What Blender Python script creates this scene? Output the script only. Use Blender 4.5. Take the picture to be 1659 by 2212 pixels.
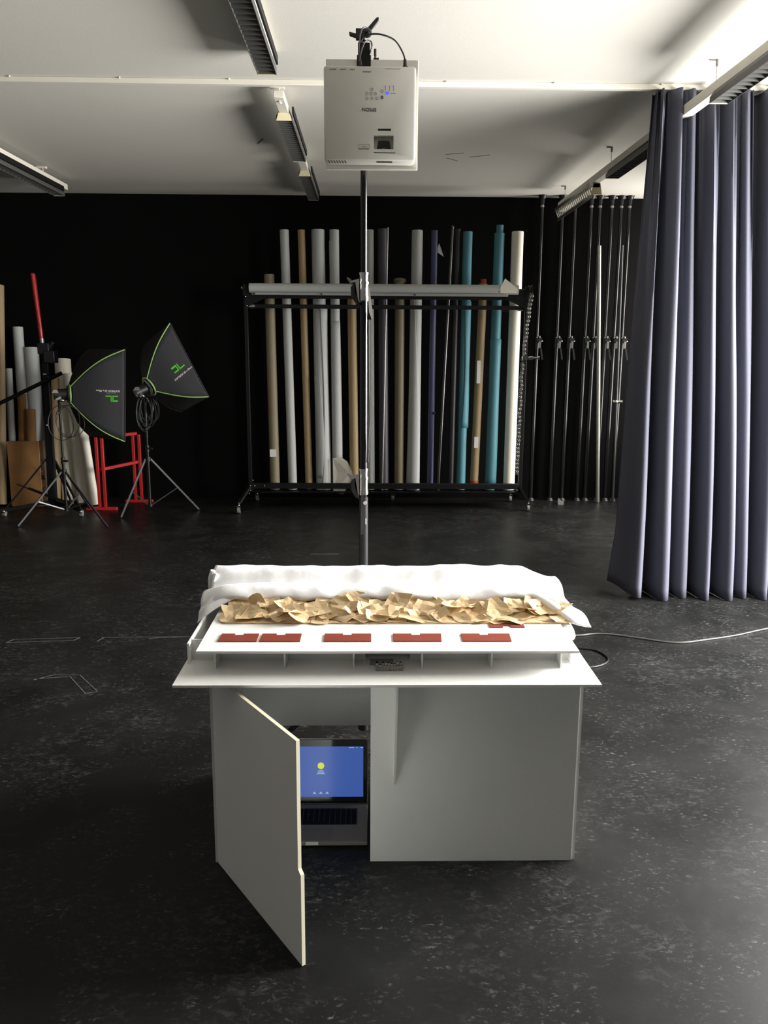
import bpy, math, random
from math import sin, cos, pi, radians, sqrt
from mathutils import Vector, Matrix, noise
V = Vector
for o in list(bpy.data.objects): bpy.data.objects.remove(o)
C = bpy.context.scene.collection
S = bpy.context.scene

# ---------------------------------------------------------------- camera
cam_d = bpy.data.cameras.new('camera'); cam = bpy.data.objects.new('camera', cam_d); C.objects.link(cam)
cam_d.sensor_fit = 'VERTICAL'; cam_d.sensor_height = 24.0; cam_d.lens = 1780.0/2212.0*24.0
cam_d.clip_start = 0.05; cam_d.clip_end = 60
PITCH, YAW, ROLL = radians(11.15), radians(1.1), radians(.35)
f = V((sin(YAW)*cos(PITCH), cos(YAW)*cos(PITCH), -sin(PITCH)))
r = V((cos(YAW), -sin(YAW), 0)); u = r.cross(f)
r2 = cos(ROLL)*r + sin(ROLL)*u; u2 = -sin(ROLL)*r + cos(ROLL)*u
M = Matrix((r2, u2, -f)).transposed().to_4x4(); M.translation = V((0, 0, 1.56))
cam.matrix_world = M
S.camera = cam

# ---------------------------------------------------------------- light and exposure
S.view_settings.view_transform = 'Standard'; S.view_settings.look = 'None'
S.view_settings.gamma = 1; S.view_settings.use_curve_mapping = False
S.view_settings.exposure = 0.0
w = bpy.data.worlds.new('daylight'); S.world = w; w.use_nodes = True
w.node_tree.nodes['Background'].inputs[0].default_value = (.75, .85, 1, 1)
w.node_tree.nodes['Background'].inputs[1].default_value = .05
def area(name, loc, direction, sx, sy, power, col, spread=180):
    l = bpy.data.lights.new(name, 'AREA'); l.shape = 'RECTANGLE'; l.size = sx; l.size_y = sy
    l.energy = power; l.color = col; l.spread = radians(spread)
    o = bpy.data.objects.new(name, l); C.objects.link(o); o.location = loc
    o.rotation_euler = V(direction).to_track_quat('-Z', 'Y').to_euler()
    return o
WX = 3.4                                    # inner face of the window wall
WIN = [(2.15, 4.95, .3, 2.85), (6.2, 7.4, .4, 1.9), (7.6, 8.55, .6, 2.85)]   # y0, y1, z0, z1
# the daylight comes through the window openings of the right wall
area('daylight_near_window', (WX+.28, 3.55, 1.55), (-1, 0, -.65), 2.8, 2.5, 930, (1, .99, .97))
area('daylight_low_window', (WX+.28, 6.8, 1.15), (-1, .1, -.45), 1.2, 1.5, 90, (1, .975, .93), 110)
area('daylight_far_window', (WX+.28, 8.07, 1.72), (-1, 0, -.08), .95, 2.2, 115, (1, .975, .93))

# ---------------------------------------------------------------- helpers
def lin(c):
    return tuple(((x/255)/12.92 if x/255 <= .04045 else ((x/255+.055)/1.055)**2.4) for x in c) + (1,)
MATS = {}
def mat(name, c, rough=.6, metal=0, spec=.5, var=0, vscale=8, bump=0, bscale=40, stretch=None, sheen=0, coat=0, c2=None):
    if name in MATS: return MATS[name]
    m = bpy.data.materials.new(name); m.use_nodes = True; n = m.node_tree.nodes; L = m.node_tree.links
    b = n['Principled BSDF']; b.inputs['Roughness'].default_value = rough; b.inputs['Metallic'].default_value = metal
    b.inputs['Specular IOR Level'].default_value = spec; b.inputs['Sheen Weight'].default_value = sheen
    b.inputs['Coat Weight'].default_value = coat
    col = lin(c); b.inputs['Base Color'].default_value = col
    tc = n.new('ShaderNodeTexCoord'); mp = n.new('ShaderNodeMapping'); L.new(tc.outputs['Object'], mp.inputs[0])
    if stretch: mp.inputs['Scale'].default_value = stretch
    no = n.new('ShaderNodeTexNoise'); no.inputs['Scale'].default_value = vscale; no.inputs['Detail'].default_value = 5
    L.new(mp.outputs[0], no.inputs[0])
    mx = n.new('ShaderNodeMix'); mx.data_type = 'RGBA'
    k = var if var else .03
    mx.inputs['A'].default_value = tuple(x*(1-k) for x in col[:3])+(1,)
    mx.inputs['B'].default_value = lin(c2) if c2 else tuple(min(1, x*(1+k)) for x in col[:3])+(1,)
    L.new(no.outputs[0], mx.inputs['Factor']); L.new(mx.outputs['Result'], b.inputs['Base Color'])
    if bump:
        nb = n.new('ShaderNodeTexNoise'); nb.inputs['Scale'].default_value = bscale; nb.inputs['Detail'].default_value = 4
        L.new(mp.outputs[0], nb.inputs[0]); bp = n.new('ShaderNodeBump'); bp.inputs['Strength'].default_value = bump
        bp.inputs['Distance'].default_value = .01
        L.new(nb.outputs[0], bp.inputs['Height']); L.new(bp.outputs[0], b.inputs['Normal'])
    MATS[name] = m; return m
def emis(name, c, strength):
    m = bpy.data.materials.new(name); m.use_nodes = True; n = m.node_tree.nodes
    b = n['Principled BSDF']; b.inputs['Base Color'].default_value = (.01, .01, .01, 1)
    b.inputs['Emission Color'].default_value = lin(c); b.inputs['Emission Strength'].default_value = strength
    b.inputs['Roughness'].default_value = .15
    MATS[name] = m; return m

class MB:
    def __init__(s): s.v = []; s.f = []; s.x = Matrix.Identity(4)
    def add(s, vs, fs):
        k = len(s.v); s.v += [s.x @ V(p) for p in vs]; s.f += [tuple(i+k for i in q) for q in fs]; return s
    def box(s, c, d, rot=None):
        a, b, e = d[0]/2, d[1]/2, d[2]/2; R = rot or Matrix.Identity(3)
        vs = [V(c)+R@V((x*a, y*b, z*e)) for x in (-1, 1) for y in (-1, 1) for z in (-1, 1)]
        return s.add(vs, [(0,1,3,2),(4,6,7,5),(0,4,5,1),(2,3,7,6),(0,2,6,4),(1,5,7,3)])
    def bb(s, x0, x1, y0, y1, z0, z1): return s.box(((x0+x1)/2,(y0+y1)/2,(z0+z1)/2),(x1-x0,y1-y0,z1-z0))
    def bar(s, p, q, wx, wy=None, up=(0, 0, 1)):
        p, q = V(p), V(q); d = q-p; z = d.normalized(); a = V(up)
        if abs(a.dot(z)) > .95: a = V((0, 1, 0))
        x = a.cross(z).normalized(); y = z.cross(x)
        return s.box((p+q)/2, (wx, wy or wx, d.length), Matrix((x, y, z)).transposed())
    def cyl(s, p, q, r0, r1=None, seg=16, caps=True, lo=1.0):
        p, q = V(p), V(q); r1 = r0 if r1 is None else r1; z = (q-p).normalized()
        a = V((0, 0, 1)) if abs(z.z) < .9 else V((1, 0, 0)); x = a.cross(z).normalized(); y = z.cross(x)
        vs = []
        for P, R in ((p, r0), (q, r1)):
            vs += [P+R*(cos(2*pi*i/seg)*x+sin(2*pi*i/seg)*y) for i in range(seg)]
        fs = [(i, (i+1) % seg, seg+(i+1) % seg, seg+i) for i in range(seg)]
        if caps: fs += [tuple(range(seg))[::-1], tuple(range(seg, 2*seg))]
        return s.add(vs, fs)
    def tube(s, pts, rad, seg=8, smooth=5, closed=False):
        pts = [V(p) for p in pts]
        if smooth > 1: pts = catmull(pts, smooth, closed)
        n = len(pts); vs = []; prev = None
        for i, p in enumerate(pts):
            t = (pts[(i+1) % n]-pts[i-1]) if closed else (pts[min(i+1, n-1)]-pts[max(i-1, 0)])
            t = t.normalized()
            if prev is None:
                a = V((0, 0, 1)) if abs(t.z) < .9 else V((1, 0, 0)); x = a.cross(t).normalized()
            else: x = (prev-prev.dot(t)*t).normalized()
            prev = x; y = t.cross(x)
            vs += [p+rad*(cos(2*pi*k/seg)*x+sin(2*pi*k/seg)*y) for k in range(seg)]
        fs = []
        for i in range(n if closed else n-1):
            j = (i+1) % n
            fs += [(i*seg+k, i*seg+(k+1) % seg, j*seg+(k+1) % seg, j*seg+k) for k in range(seg)]
        if not closed: fs += [tuple(range(seg))[::-1], tuple(range((n-1)*seg, n*seg))]
        return s.add(vs, fs)
    def grid(s, fn, nu, nv):
        vs = [fn(i/nu, j/nv) for j in range(nv+1) for i in range(nu+1)]
        fs = [(j*(nu+1)+i, j*(nu+1)+i+1, (j+1)*(nu+1)+i+1, (j+1)*(nu+1)+i) for j in range(nv) for i in range(nu)]
        return s.add(vs, fs)
    def prism(s, poly, off):
        n = len(poly); poly = [V(p) for p in poly]; off = V(off)
        return s.add(poly+[p+off for p in poly], [tuple(range(n))[::-1], tuple(range(n, 2*n))]+[(i, (i+1) % n, n+(i+1) % n, n+i) for i in range(n)])
    def sphere(s, c, rad, seg=12, rings=8, sc=(1, 1, 1)):
        c = V(c); vs = [c+V((rad*sin(pi*j/rings)*cos(2*pi*i/seg)*sc[0], rad*sin(pi*j/rings)*sin(2*pi*i/seg)*sc[1], rad*cos(pi*j/rings)*sc[2])) for j in range(1, rings) for i in range(seg)]
        k = len(vs); vs += [c+V((0, 0, rad*sc[2])), c-V((0, 0, rad*sc[2]))]
        fs = [(j*seg+i, j*seg+(i+1) % seg, (j+1)*seg+(i+1) % seg, (j+1)*seg+i) for j in range(rings-2) for i in range(seg)]
        fs += [(k, (i+1) % seg, i) for i in range(seg)] + [(k+1, (rings-2)*seg+i, (rings-2)*seg+(i+1) % seg) for i in range(seg)]
        return s.add(vs, fs)
    def torus(s, c, R, rad, axis=(0, 0, 1), seg=20, rs=8):
        z = V(axis).normalized(); a = V((0, 0, 1)) if abs(z.z) < .9 else V((1, 0, 0)); x = a.cross(z).normalized(); y = z.cross(x)
        return s.tube([V(c)+R*(cos(2*pi*i/seg)*x+sin(2*pi*i/seg)*y) for i in range(seg)], rad, rs, 1, True)
    def build(s, name, m, parent=None, smooth=None, bevel=0, solid=0, angle=35):
        me = bpy.data.meshes.new(name); o = bpy.data.objects.new(name, me); C.objects.link(o)
        if parent:
            o.parent = parent; base = V((0, 0, 0)); q = parent
            while q: base += V(q.location); q = q.parent
        else:
            lo = [min(p[i] for p in s.v) for i in range(3)]; hi = [max(p[i] for p in s.v) for i in range(3)]
            base = V(((lo[0]+hi[0])/2, (lo[1]+hi[1])/2, lo[2])); o.location = base
        me.from_pydata([p-base for p in s.v], [], s.f); me.materials.append(m); me.update()
        import bmesh
        b = bmesh.new(); b.from_mesh(me); bmesh.ops.recalc_face_normals(b, faces=b.faces); b.to_mesh(me); b.free()
        if smooth is not False:
            for p in me.polygons: p.use_smooth = True
            try: me.set_sharp_from_angle(angle=radians(angle))
            except Exception: pass
        if solid:
            md = o.modifiers.new('thickness', 'SOLIDIFY'); md.thickness = solid; md.offset = 0
        if bevel:
            md = o.modifiers.new('bevel', 'BEVEL'); md.width = bevel; md.segments = 2; md.limit_method = 'ANGLE'
        return o
def catmull(p, k, closed=False):
    out = []; n = len(p)
    for i in range(n if closed else n-1):
        if closed: a, b, c, d = p[i-1], p[i], p[(i+1) % n], p[(i+2) % n]
        else: a, b, c, d = p[max(i-1, 0)], p[i], p[i+1], p[min(i+2, n-1)]
        for j in range(k):
            t = j/k; out.append(.5*((2*b)+(c-a)*t+(2*a-5*b+4*c-d)*t*t+(3*b-a-3*c+d)*t**3))
    if not closed: out.append(p[-1])
    return out
def tag(o, label, cat, group=None):
    o['label'] = label; o['category'] = cat
    if group: o['group'] = group
    return o
def thing(name, loc, label, cat, group=None):
    o = bpy.data.objects.new(name, None); C.objects.link(o); o.location = loc; o.empty_display_size = .05
    return tag(o, label, cat, group)
def struct(o): o['kind'] = 'structure'; return o
def subtract(o, cutter):
    md = o.modifiers.new('cut', 'BOOLEAN'); md.operation = 'DIFFERENCE'; md.object = cutter; md.solver = 'EXACT'
    bpy.context.view_layer.update()
    dg = bpy.context.evaluated_depsgraph_get(); me = bpy.data.meshes.new_from_object(o.evaluated_get(dg))
    o.modifiers.clear(); o.data = me; bpy.data.objects.remove(cutter)
def text(body, name, m, parent, origin, right, up, size, depth=.0008, align='CENTER', bold=.02):
    cu = bpy.data.curves.new('t', 'FONT'); cu.body = body; cu.size = 1; cu.align_x = align; cu.align_y = 'CENTER'; cu.extrude = depth/size/2; cu.offset = bold
    t = bpy.data.objects.new('t', cu); C.objects.link(t); bpy.context.view_layer.update()
    dg = bpy.context.evaluated_depsgraph_get(); me = bpy.data.meshes.new_from_object(t.evaluated_get(dg)); bpy.data.objects.remove(t)
    rr = V(right).normalized(); uu = V(up).normalized(); nn = rr.cross(uu)
    mb = MB(); mb.add([V(origin)+size*(v.co.x*rr+v.co.y*uu+v.co.z*nn) for v in me.vertices], [tuple(p.vertices) for p in me.polygons])
    return mb.build(name, m, parent, smooth=False)

# ---------------------------------------------------------------- materials
white_board = mat('white_board', (244, 243, 240), .55, bump=.03)
board_grey = mat('painted_board', (226, 227, 223), .6, bump=.04, bscale=120)
cream_edge = mat('raw_board_edge', (236, 228, 200), .7)
black_metal = mat('black_metal', (12, 12, 13), .5, 0, .25)
black_plastic = mat('black_plastic', (14, 14, 15), .45)
satin_black = mat('satin_black_tube', (20, 20, 21), .22, 0, .6)
chrome = mat('chrome', (215, 213, 208), .22, 1)
dull_metal = mat('dull_metal', (150, 150, 148), .4, .9)
white_paint = mat('white_enamel', (224, 219, 205), .45)
cream_cap = mat('cream_cap', (226, 216, 178), .55)
louvre_m = mat('louvre_aluminium', (84, 84, 80), .4, .2)
plaster = mat('ceiling_plaster', (211, 207, 197), .9, var=.02, vscale=1.5, bump=.05, bscale=90)
wall_black = mat('black_wall', (8, 8, 8), .8, spec=.1, var=.15, vscale=2)
kraft = mat('kraft_paper', (222, 194, 150), .65, var=.1, vscale=14, bump=.12, bscale=60)
tan_paper = mat('tan_paper', (154, 132, 96), .6, var=.08, vscale=6)
brown_paper = mat('brown_grey_paper', (122, 112, 88), .6, var=.1, vscale=9)
grey_paper = mat('pale_grey_paper', (172, 174, 171), .6, var=.05, vscale=4)
cream_paper = mat('cream_paper', (232, 226, 210), .6, var=.03)
teal_paper = mat('teal_paper', (76, 132, 144), .6, var=.06, vscale=4)
navy_paper = mat('navy_paper', (62, 64, 98), .5, var=.08, vscale=4)
dark_paper = mat('charcoal_paper', (60, 58, 64), .5, var=.1)
blk_paper = mat('black_paper', (26, 26, 28), .5)
cloth = mat('white_cloth', (244, 243, 243), .85, bump=.25, bscale=18, sheen=.2)
curtain_m = mat('curtain_fabric', (76, 77, 89), .8, var=.05, vscale=30, bump=.08, bscale=300)
red_paint = mat('red_enamel', (176, 34, 34), .4)
red_gloss = mat('red_cellophane', (150, 24, 20), .12, 0, .8, coat=.5)
rust = mat('rust_red_card', (128, 50, 30), .55, var=.2, vscale=20)
card = mat('cardboard', (150, 108, 62), .75, var=.1, vscale=12)
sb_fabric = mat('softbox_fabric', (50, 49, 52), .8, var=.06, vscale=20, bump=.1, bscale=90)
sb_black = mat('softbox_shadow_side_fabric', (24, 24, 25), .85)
green = mat('green_piping', (150, 190, 110), .6)
logo_green = mat('logo_green', (96, 200, 62), .6)
print_white = mat('white_print', (225, 225, 220), .7)
print_dark = mat('dark_print', (40, 36, 32), .7)
print_grey = mat('grey_print', (120, 118, 112), .7)
proj_white = mat('projector_white', (206, 203, 194), .4)
lap_grey = mat('laptop_aluminium', (118, 114, 106), .6, 0, spec=.2)
glass_black = mat('dark_glass', (4, 4, 5), .06, 0, .7)
tape_m = mat('clear_tape_residue', (82, 82, 80), .5, var=.9, vscale=60)
cable_blk = mat('black_cable', (18, 18, 18), .35)
cable_grey = mat('grey_cable', (62, 60, 58), .4)
sticker = mat('white_sticker', (215, 215, 210), .6)

# floor: worn black linoleum
fm = bpy.data.materials.new('black_linoleum'); fm.use_nodes = True
n = fm.node_tree.nodes; L = fm.node_tree.links; b = n['Principled BSDF']
tc = n.new('ShaderNodeTexCoord')
def nz(scale, detail, rough=.6, stretch=(1, 1, 1), dist=0):
    mp = n.new('ShaderNodeMapping'); mp.inputs['Scale'].default_value = stretch; L.new(tc.outputs['Object'], mp.inputs[0])
    t = n.new('ShaderNodeTexNoise'); t.inputs['Scale'].default_value = scale; t.inputs['Detail'].default_value = detail
    t.inputs['Roughness'].default_value = rough; t.inputs['Distortion'].default_value = dist; L.new(mp.outputs[0], t.inputs[0]); return t
def ramp(src, a, bb_, c0=0, c1=1):
    rp = n.new('ShaderNodeMapRange'); rp.inputs[1].default_value = a; rp.inputs[2].default_value = bb_
    rp.inputs[3].default_value = c0; rp.inputs[4].default_value = c1; L.new(src, rp.inputs[0]); return rp.outputs[0]
def mul(a, c):
    m_ = n.new('ShaderNodeMath'); m_.operation = 'MULTIPLY'; L.new(a, m_.inputs[0])
    if isinstance(c, float): m_.inputs[1].default_value = c
    else: L.new(c, m_.inputs[1])
    return m_.outputs[0]
streak = mul(ramp(nz(26, 6, .75, (1, 1.6, 1), .6).outputs[0], .51, .63), ramp(nz(3.2, 4).outputs[0], .46, .66))
fine = mul(ramp(nz(48, 6, .75, (1, 1.7, 1), .4).outputs[0], .56, .68), ramp(nz(6, 3).outputs[0], .42, .62))
blotch = ramp(nz(2.2, 5, .65).outputs[0], .3, .75)
m1 = n.new('ShaderNodeMix'); m1.data_type = 'RGBA'; m1.inputs['A'].default_value = (.0055, .0055, .0052, 1); m1.inputs['B'].default_value = (.013, .013, .0123, 1)
L.new(blotch, m1.inputs['Factor'])
m2 = n.new('ShaderNodeMix'); m2.data_type = 'RGBA'; L.new(m1.outputs['Result'], m2.inputs['A']); m2.inputs['B'].default_value = (.040, .040, .038, 1); L.new(streak, m2.inputs['Factor'])
m3 = n.new('ShaderNodeMix'); m3.data_type = 'RGBA'; L.new(m2.outputs['Result'], m3.inputs['A']); m3.inputs['B'].default_value = (.10, .10, .095, 1); L.new(fine, m3.inputs['Factor'])
L.new(m3.outputs['Result'], b.inputs['Base Color'])
L.new(ramp(blotch, 0, 1, .36, .5), b.inputs['Roughness']); b.inputs['Specular IOR Level'].default_value = .15
bp = n.new('ShaderNodeBump'); bp.inputs['Strength'].default_value = .08; bp.inputs['Distance'].default_value = .01
L.new(nz(14, 5).outputs[0], bp.inputs['Height']); L.new(bp.outputs[0], b.inputs['Normal'])

# ---------------------------------------------------------------- room shell
XL, XR, YB, YF, ZC = -4.4, WX, 8.72, -2.6, 3.07
struct(MB().bb(XL-.2, XR+.3, YF-.2, YB+.2, -.1, 0).build('floor', fm, smooth=False))
struct(MB().bb(XL-.2, XR+.3, YF-.2, YB+.2, ZC, ZC+.15).build('ceiling', plaster, smooth=False))
struct(MB().bb(XL-.2, XR+.3, YB, YB+.2, 0, ZC).build('wall_back', wall_black, smooth=False))
struct(MB().bb(XL-.2, XL, 5.2, YB, 0, ZC).build('wall_left', wall_black, smooth=False))
struct(MB().bb(XL-.2, XL, YF, 5.2, 0, ZC).build('wall_left', mat('pale_wall', (128, 128, 126), .85), smooth=False))
struct(MB().bb(XL-.2, XR+.3, YF-.2, YF, 0, ZC).build('wall_front', mat('pale_wall', (128, 128, 126), .85), smooth=False))
wr = MB(); ys = [YF]+[q for w_ in WIN for q in w_[:2]]+[YB]
for i in range(0, len(ys)-1, 2): wr.bb(XR, XR+.25, ys[i], ys[i+1], 0, ZC)
for y0, y1, z0, z1 in WIN: wr.bb(XR, XR+.25, y0, y1, 0, z0); wr.bb(XR, XR+.25, y0, y1, z1, ZC)
struct(wr.build('wall_right', mat('window_wall_paint', (40, 40, 40), .8), smooth=False))
for k, (y0, y1, z0, z1) in enumerate(WIN):
    m_ = MB(); X0, X1 = XR+.1, XR+.15
    m_.bb(X0, X1, y0, y1, z0, z0+.05).bb(X0, X1, y0, y1, z1-.05, z1)
    nn = 2
    for i in range(nn+1):
        yy = y0+.025+(y1-y0-.05)*i/nn; m_.bb(X0, X1, yy-.025, yy+.025, z0+.05, z1-.05)
    struct(m_.build('window_%d' % (k+1), white_paint, smooth=False))
for a, c, lb in (((.60, 6.90), (.74, 6.84), 'nearest'), ((.62, 7.02), (.72, 7.12), 'middle'), ((.80, 6.98), (.95, 6.90), 'rightmost')):
    tag(MB().bar((a[0], a[1], ZC-.0006), (c[0], c[1], ZC-.0006), .012, .001).build('ceiling_scratch', mat('scuff_grey', (110, 106, 98), .9), smooth=False), lb+' of the three thin scratch marks on the ceiling right of the projector', 'scratch', 'scratches on the ceiling')
tag(MB().bar((-.84, 6.62, ZC-.0006), (-.78, 6.46, ZC-.0006), .014, .001).build('ceiling_scratch', MATS['scuff_grey'], smooth=False), 'short dark scratch on the ceiling left of the middle light row', 'scratch', 'scratches on the ceiling')
# curtain rail across the ceiling
rt = thing('curtain_rail', (0, 5.12, ZC-.035), 'long thin white curtain rail running across the whole white ceiling', 'curtain rail')
MB().bb(XL, XR, 5.10, 5.14, ZC-.030, ZC).build('rail', white_paint, rt, bevel=.003)
for i in range(11):
    MB().cyl((-3.9+i*.62, 5.092, ZC-.001), (-3.9+i*.62, 5.092, ZC-.008), .005, seg=8).build('screw', white_paint, rt)

# ---------------------------------------------------------------- curtain
random.seed(4)
Bx = [1.63, 1.775, 1.95, 2.085, 2.215, 2.355, 2.46, 2.60, 2.75, 2.88, 3.02, 3.16, 3.30]
Tx = [1.66, 1.70, 1.815, 1.90, 2.025, 2.13, 2.235, 2.36, 2.50, 2.66, 2.85, 3.05, 3.25]
def curtain_pt(a, c):
    z = .003+(ZC-.036)*c; h = c
    q = a*(len(Bx)-1); i = min(int(q), len(Bx)-2); t = q-i
    m_ = h**1.25
    xa = Bx[i]*(1-m_)+Tx[i]*m_; xb = Bx[i+1]*(1-m_)+Tx[i+1]*m_; wd = xb-xa
    s_ = t+.05*sin(4*pi*(t-.04))+.024-.03*sin(2*pi*t)
    amp = (.108+.03*sin(i*2.3))*(1-.5*h)*min(1, wd/.13)
    x = xa+wd*s_; y = 5.12+amp*cos(2*pi*(t-.04))
    y += -.018*sin(i*1.7+1)*(1-h)
    if i == 0 and t < .54: y += .10*(1-t/.54)**2*(1-.4*h)-.10*0
    g = max(0, (h-.42)/.58)**1.3
    x += g*.012*sin(2*pi*q*2.6+i); y += g*.038*sin(2*pi*q*2.9+1.3*i)
    x += .008*sin(z*2.1+i*1.9)*(1-h)
    y += .012*sin(z*1.7+i*2.2)
    if i == 0 and t < .5 and c < .12: x -= (.12-c)*.25*(1-2*t)
    if i == 0: z += .045*(1-t)*(1-c)*(t < 1)
    return V((x, y, z))
cu = thing('stage_curtain', (2.45, 5.12, 0), 'tall dark slate-blue curtain hanging in deep folds from the ceiling rail', 'curtain')
MB().grid(curtain_pt, 12*26, 44).build('drape', curtain_m, cu, solid=.003, angle=80)

# ---------------------------------------------------------------- ceiling light rows
def track(name_label, x, y0, y1, z0, z1, rods):
    t = thing('light_track', (x, (y0+y1)/2, z0), name_label, 'light track')
    MB().bb(x-.03, x+.03, y0, y1, z0, z1).build('rail', white_paint, t, bevel=.003)
    for yy in rods:
        if z1 < ZC-.05:
            rd = MB().cyl((x, yy, z1), (x, yy, ZC-.03), .0022, seg=6).build('suspension_rod', dull_metal, t)
            MB().cyl((x, yy, ZC-.035), (x, yy, ZC), .008, seg=8).box((x-.02, yy, ZC-.004), (.04, .008, .006)).build('ceiling_hook', print_grey, rd)
        else:
            rd = MB().box((x-.01, yy, ZC-.008), (.085, .035, .016)).build('ceiling_bracket', white_paint, t, bevel=.002)
            MB().tube([(x, yy, ZC-.012), (x, yy+.005, ZC-.04), (x, yy+.03, z0-.004), (x+.01, yy+.045, z0-.008)], .004, 6).build('hook', white_paint, rd)
    return t
track('white track of the middle light row, beside the projector', -.53, 5.18, 8.5, 2.995, 3.035, [5.22])
track('long white track of the right light row, hung on rods', 1.83, 2.0, 8.25, 2.89, 2.945, [3.0, 4.68, 6.6, 8.1])
track('white track of the left light row, at the left edge', -2.78, 4.0, 8.0, 2.97, 3.02, [5.0, 7.5])
def unit(x, y0, y1, z, top, label, tilt=0, pivot=None, group='louvred ceiling lights'):
    """z = underside of the louvre; top = underside of the track"""
    t = thing('ceiling_light', (x, (y0+y1)/2, z), label, 'ceiling light', group)
    X = Matrix.Identity(4)
    if tilt:
        pv = Matrix.Translation(V(pivot)); X = pv @ Matrix.Rotation(tilt, 4, 'Y') @ pv.inverted()
    def mb(): m_ = MB(); m_.x = X; return m_
    hw = .048; hb = .03; zc = z+.062
    for yy in (y0, y1-.006):
        e = mb().prism([(x-hw, yy, z), (x+hw, yy, z), (x+hb, yy, zc), (x-hb, yy, zc)], (0, .006, 0)).build('end_cap', cream_cap, t)
    h = mb().prism([(x-hw, y0+.006, z+.03), (x-hw+.003, y0+.006, z+.03), (x-hb+.003, y0+.006, zc), (x-hb, y0+.006, zc)], (0, y1-y0-.012, 0))
    h.prism([(x+hw, y0+.006, z+.03), (x+hw-.003, y0+.006, z+.03), (x+hb-.003, y0+.006, zc), (x+hb, y0+.006, zc)], (0, y1-y0-.012, 0))
    h.bb(x-hb, x+hb, y0+.006, y1-.006, zc-.004, max(top, zc)); h.build('housing', black_metal, t)
    mb().bb(x+hw+.004, x+hw+.014, y0-.02, y1-.05, z+.035, z+.075).build('side_reflector', black_metal, t)
    l = mb(); N = 20
    for sx in (-1, 1): l.bb(x+sx*hw-.0015, x+sx*hw+.0015, y0+.006, y1-.006, z, z+.032)
    for i in range(N+1):
        yy = y0+.012+(y1-y0-.024)*i/N
        l.prism([(x-hw+.003, yy-.002, z+.002), (x-hw+.003, yy+.002, z+.002), (x-hw+.003, yy+.007, z+.03), (x-hw+.003, yy-.007, z+.03)], (2*hw-.006, 0, 0))
    l.build('louvre', louvre_m, t)
    mb().cyl((x, y0+.02, z+.045), (x, y1-.02, z+.045), .013, seg=12).build('tube', mat('unlit_tube', (225, 228, 225), .3), t)
unit(-.53, 3.42, 4.64, 2.952, 3.03, 'nearest louvred light of the middle row, cut by the top edge of the photo')
unit(-.53, 5.50, 6.66, 2.952, 2.995, 'louvred light in the middle row, just left of the projector')
unit(-.53, 7.18, 8.30, 2.952, 2.995, 'farthest louvred light of the middle row, against the black wall')
unit(1.82, 3.40, 4.60, 2.828, 2.89, 'near louvred light on the right track, in front of the curtain top')
unit(1.82, 5.30, 6.52, 2.828, 2.89, 'dark louvred light on the right track, half hidden behind the curtain')
t = thing('ceiling_light', (1.8, 7.6, 2.79), 'loose louvre hanging tilted from the far end of the right track', 'ceiling light', 'louvred ceiling lights')
lv = MB()
def lp_(a, y, o_=0): return V((1.785+.035*a-.02+o_, y, 2.872-.085*a))       # a: 0 top edge, 1 bottom edge
for a in (0, 1): lv.bar(lp_(a, 6.98), lp_(a, 8.22), .005, .028)
for i in range(21):
    y = 7.0+1.2*i/20
    lv.prism([lp_(0, y), lp_(0, y+.003), lp_(0, y+.006, .011), lp_(0, y+.003, .011)], lp_(1, 0)-lp_(0, 0))
lv.build('louvre', mat('bright_louvre', (160, 160, 154), .28, .9), t)
MB().bb(1.80, 1.862, 7.0, 8.2, 2.855, 2.89).build('housing', white_paint, t)
MB().prism([(1.79, 7.0, 2.80), (1.88, 7.0, 2.80), (1.865, 7.0, 2.885), (1.81, 7.0, 2.885)], (0, .006, 0)).build('end_cap', cream_cap, t)
unit(-2.80, 6.45, 7.92, 2.905, 2.97, 'louvred light of the left row, at the left edge of the photo')
MB().bb(-.56, -.50, 3.42, 4.64, 3.03, 3.07).build('rail', white_paint, [o for o in bpy.data.objects if o.get('label', '').startswith('nearest louvred')][0])

# ---------------------------------------------------------------- plinth table
tb = thing('display_table', (.08, 2.55, 0), 'white box-shaped display table with an open door, a stepped top and a shelf board', 'table')
ZS = .65
MB().bb(.008, .633, 2.302, 2.312, 0, .642).build('front_panel', board_grey, tb)
MB().bb(-.47, -.46, 2.302, 2.85, 0, .642).build('side_panel', board_grey, tb)
MB().bb(.635, .645, 2.306, 2.86, 0, .642).build('side_panel', board_grey, tb)
MB().bb(-.47, .645, 2.851, 2.861, .19, .642).build('back_panel', board_grey, tb)
MB().bb(-.539, .650, 2.142, 2.86, .643, ZS).build('shelf_board', white_board, tb)
MB().prism([(.079, 2.302, .642), (.079, 2.302, .260), (.079, 2.155, .642)], (.006, 0, 0)).build('bracket', board_grey, tb)
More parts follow.
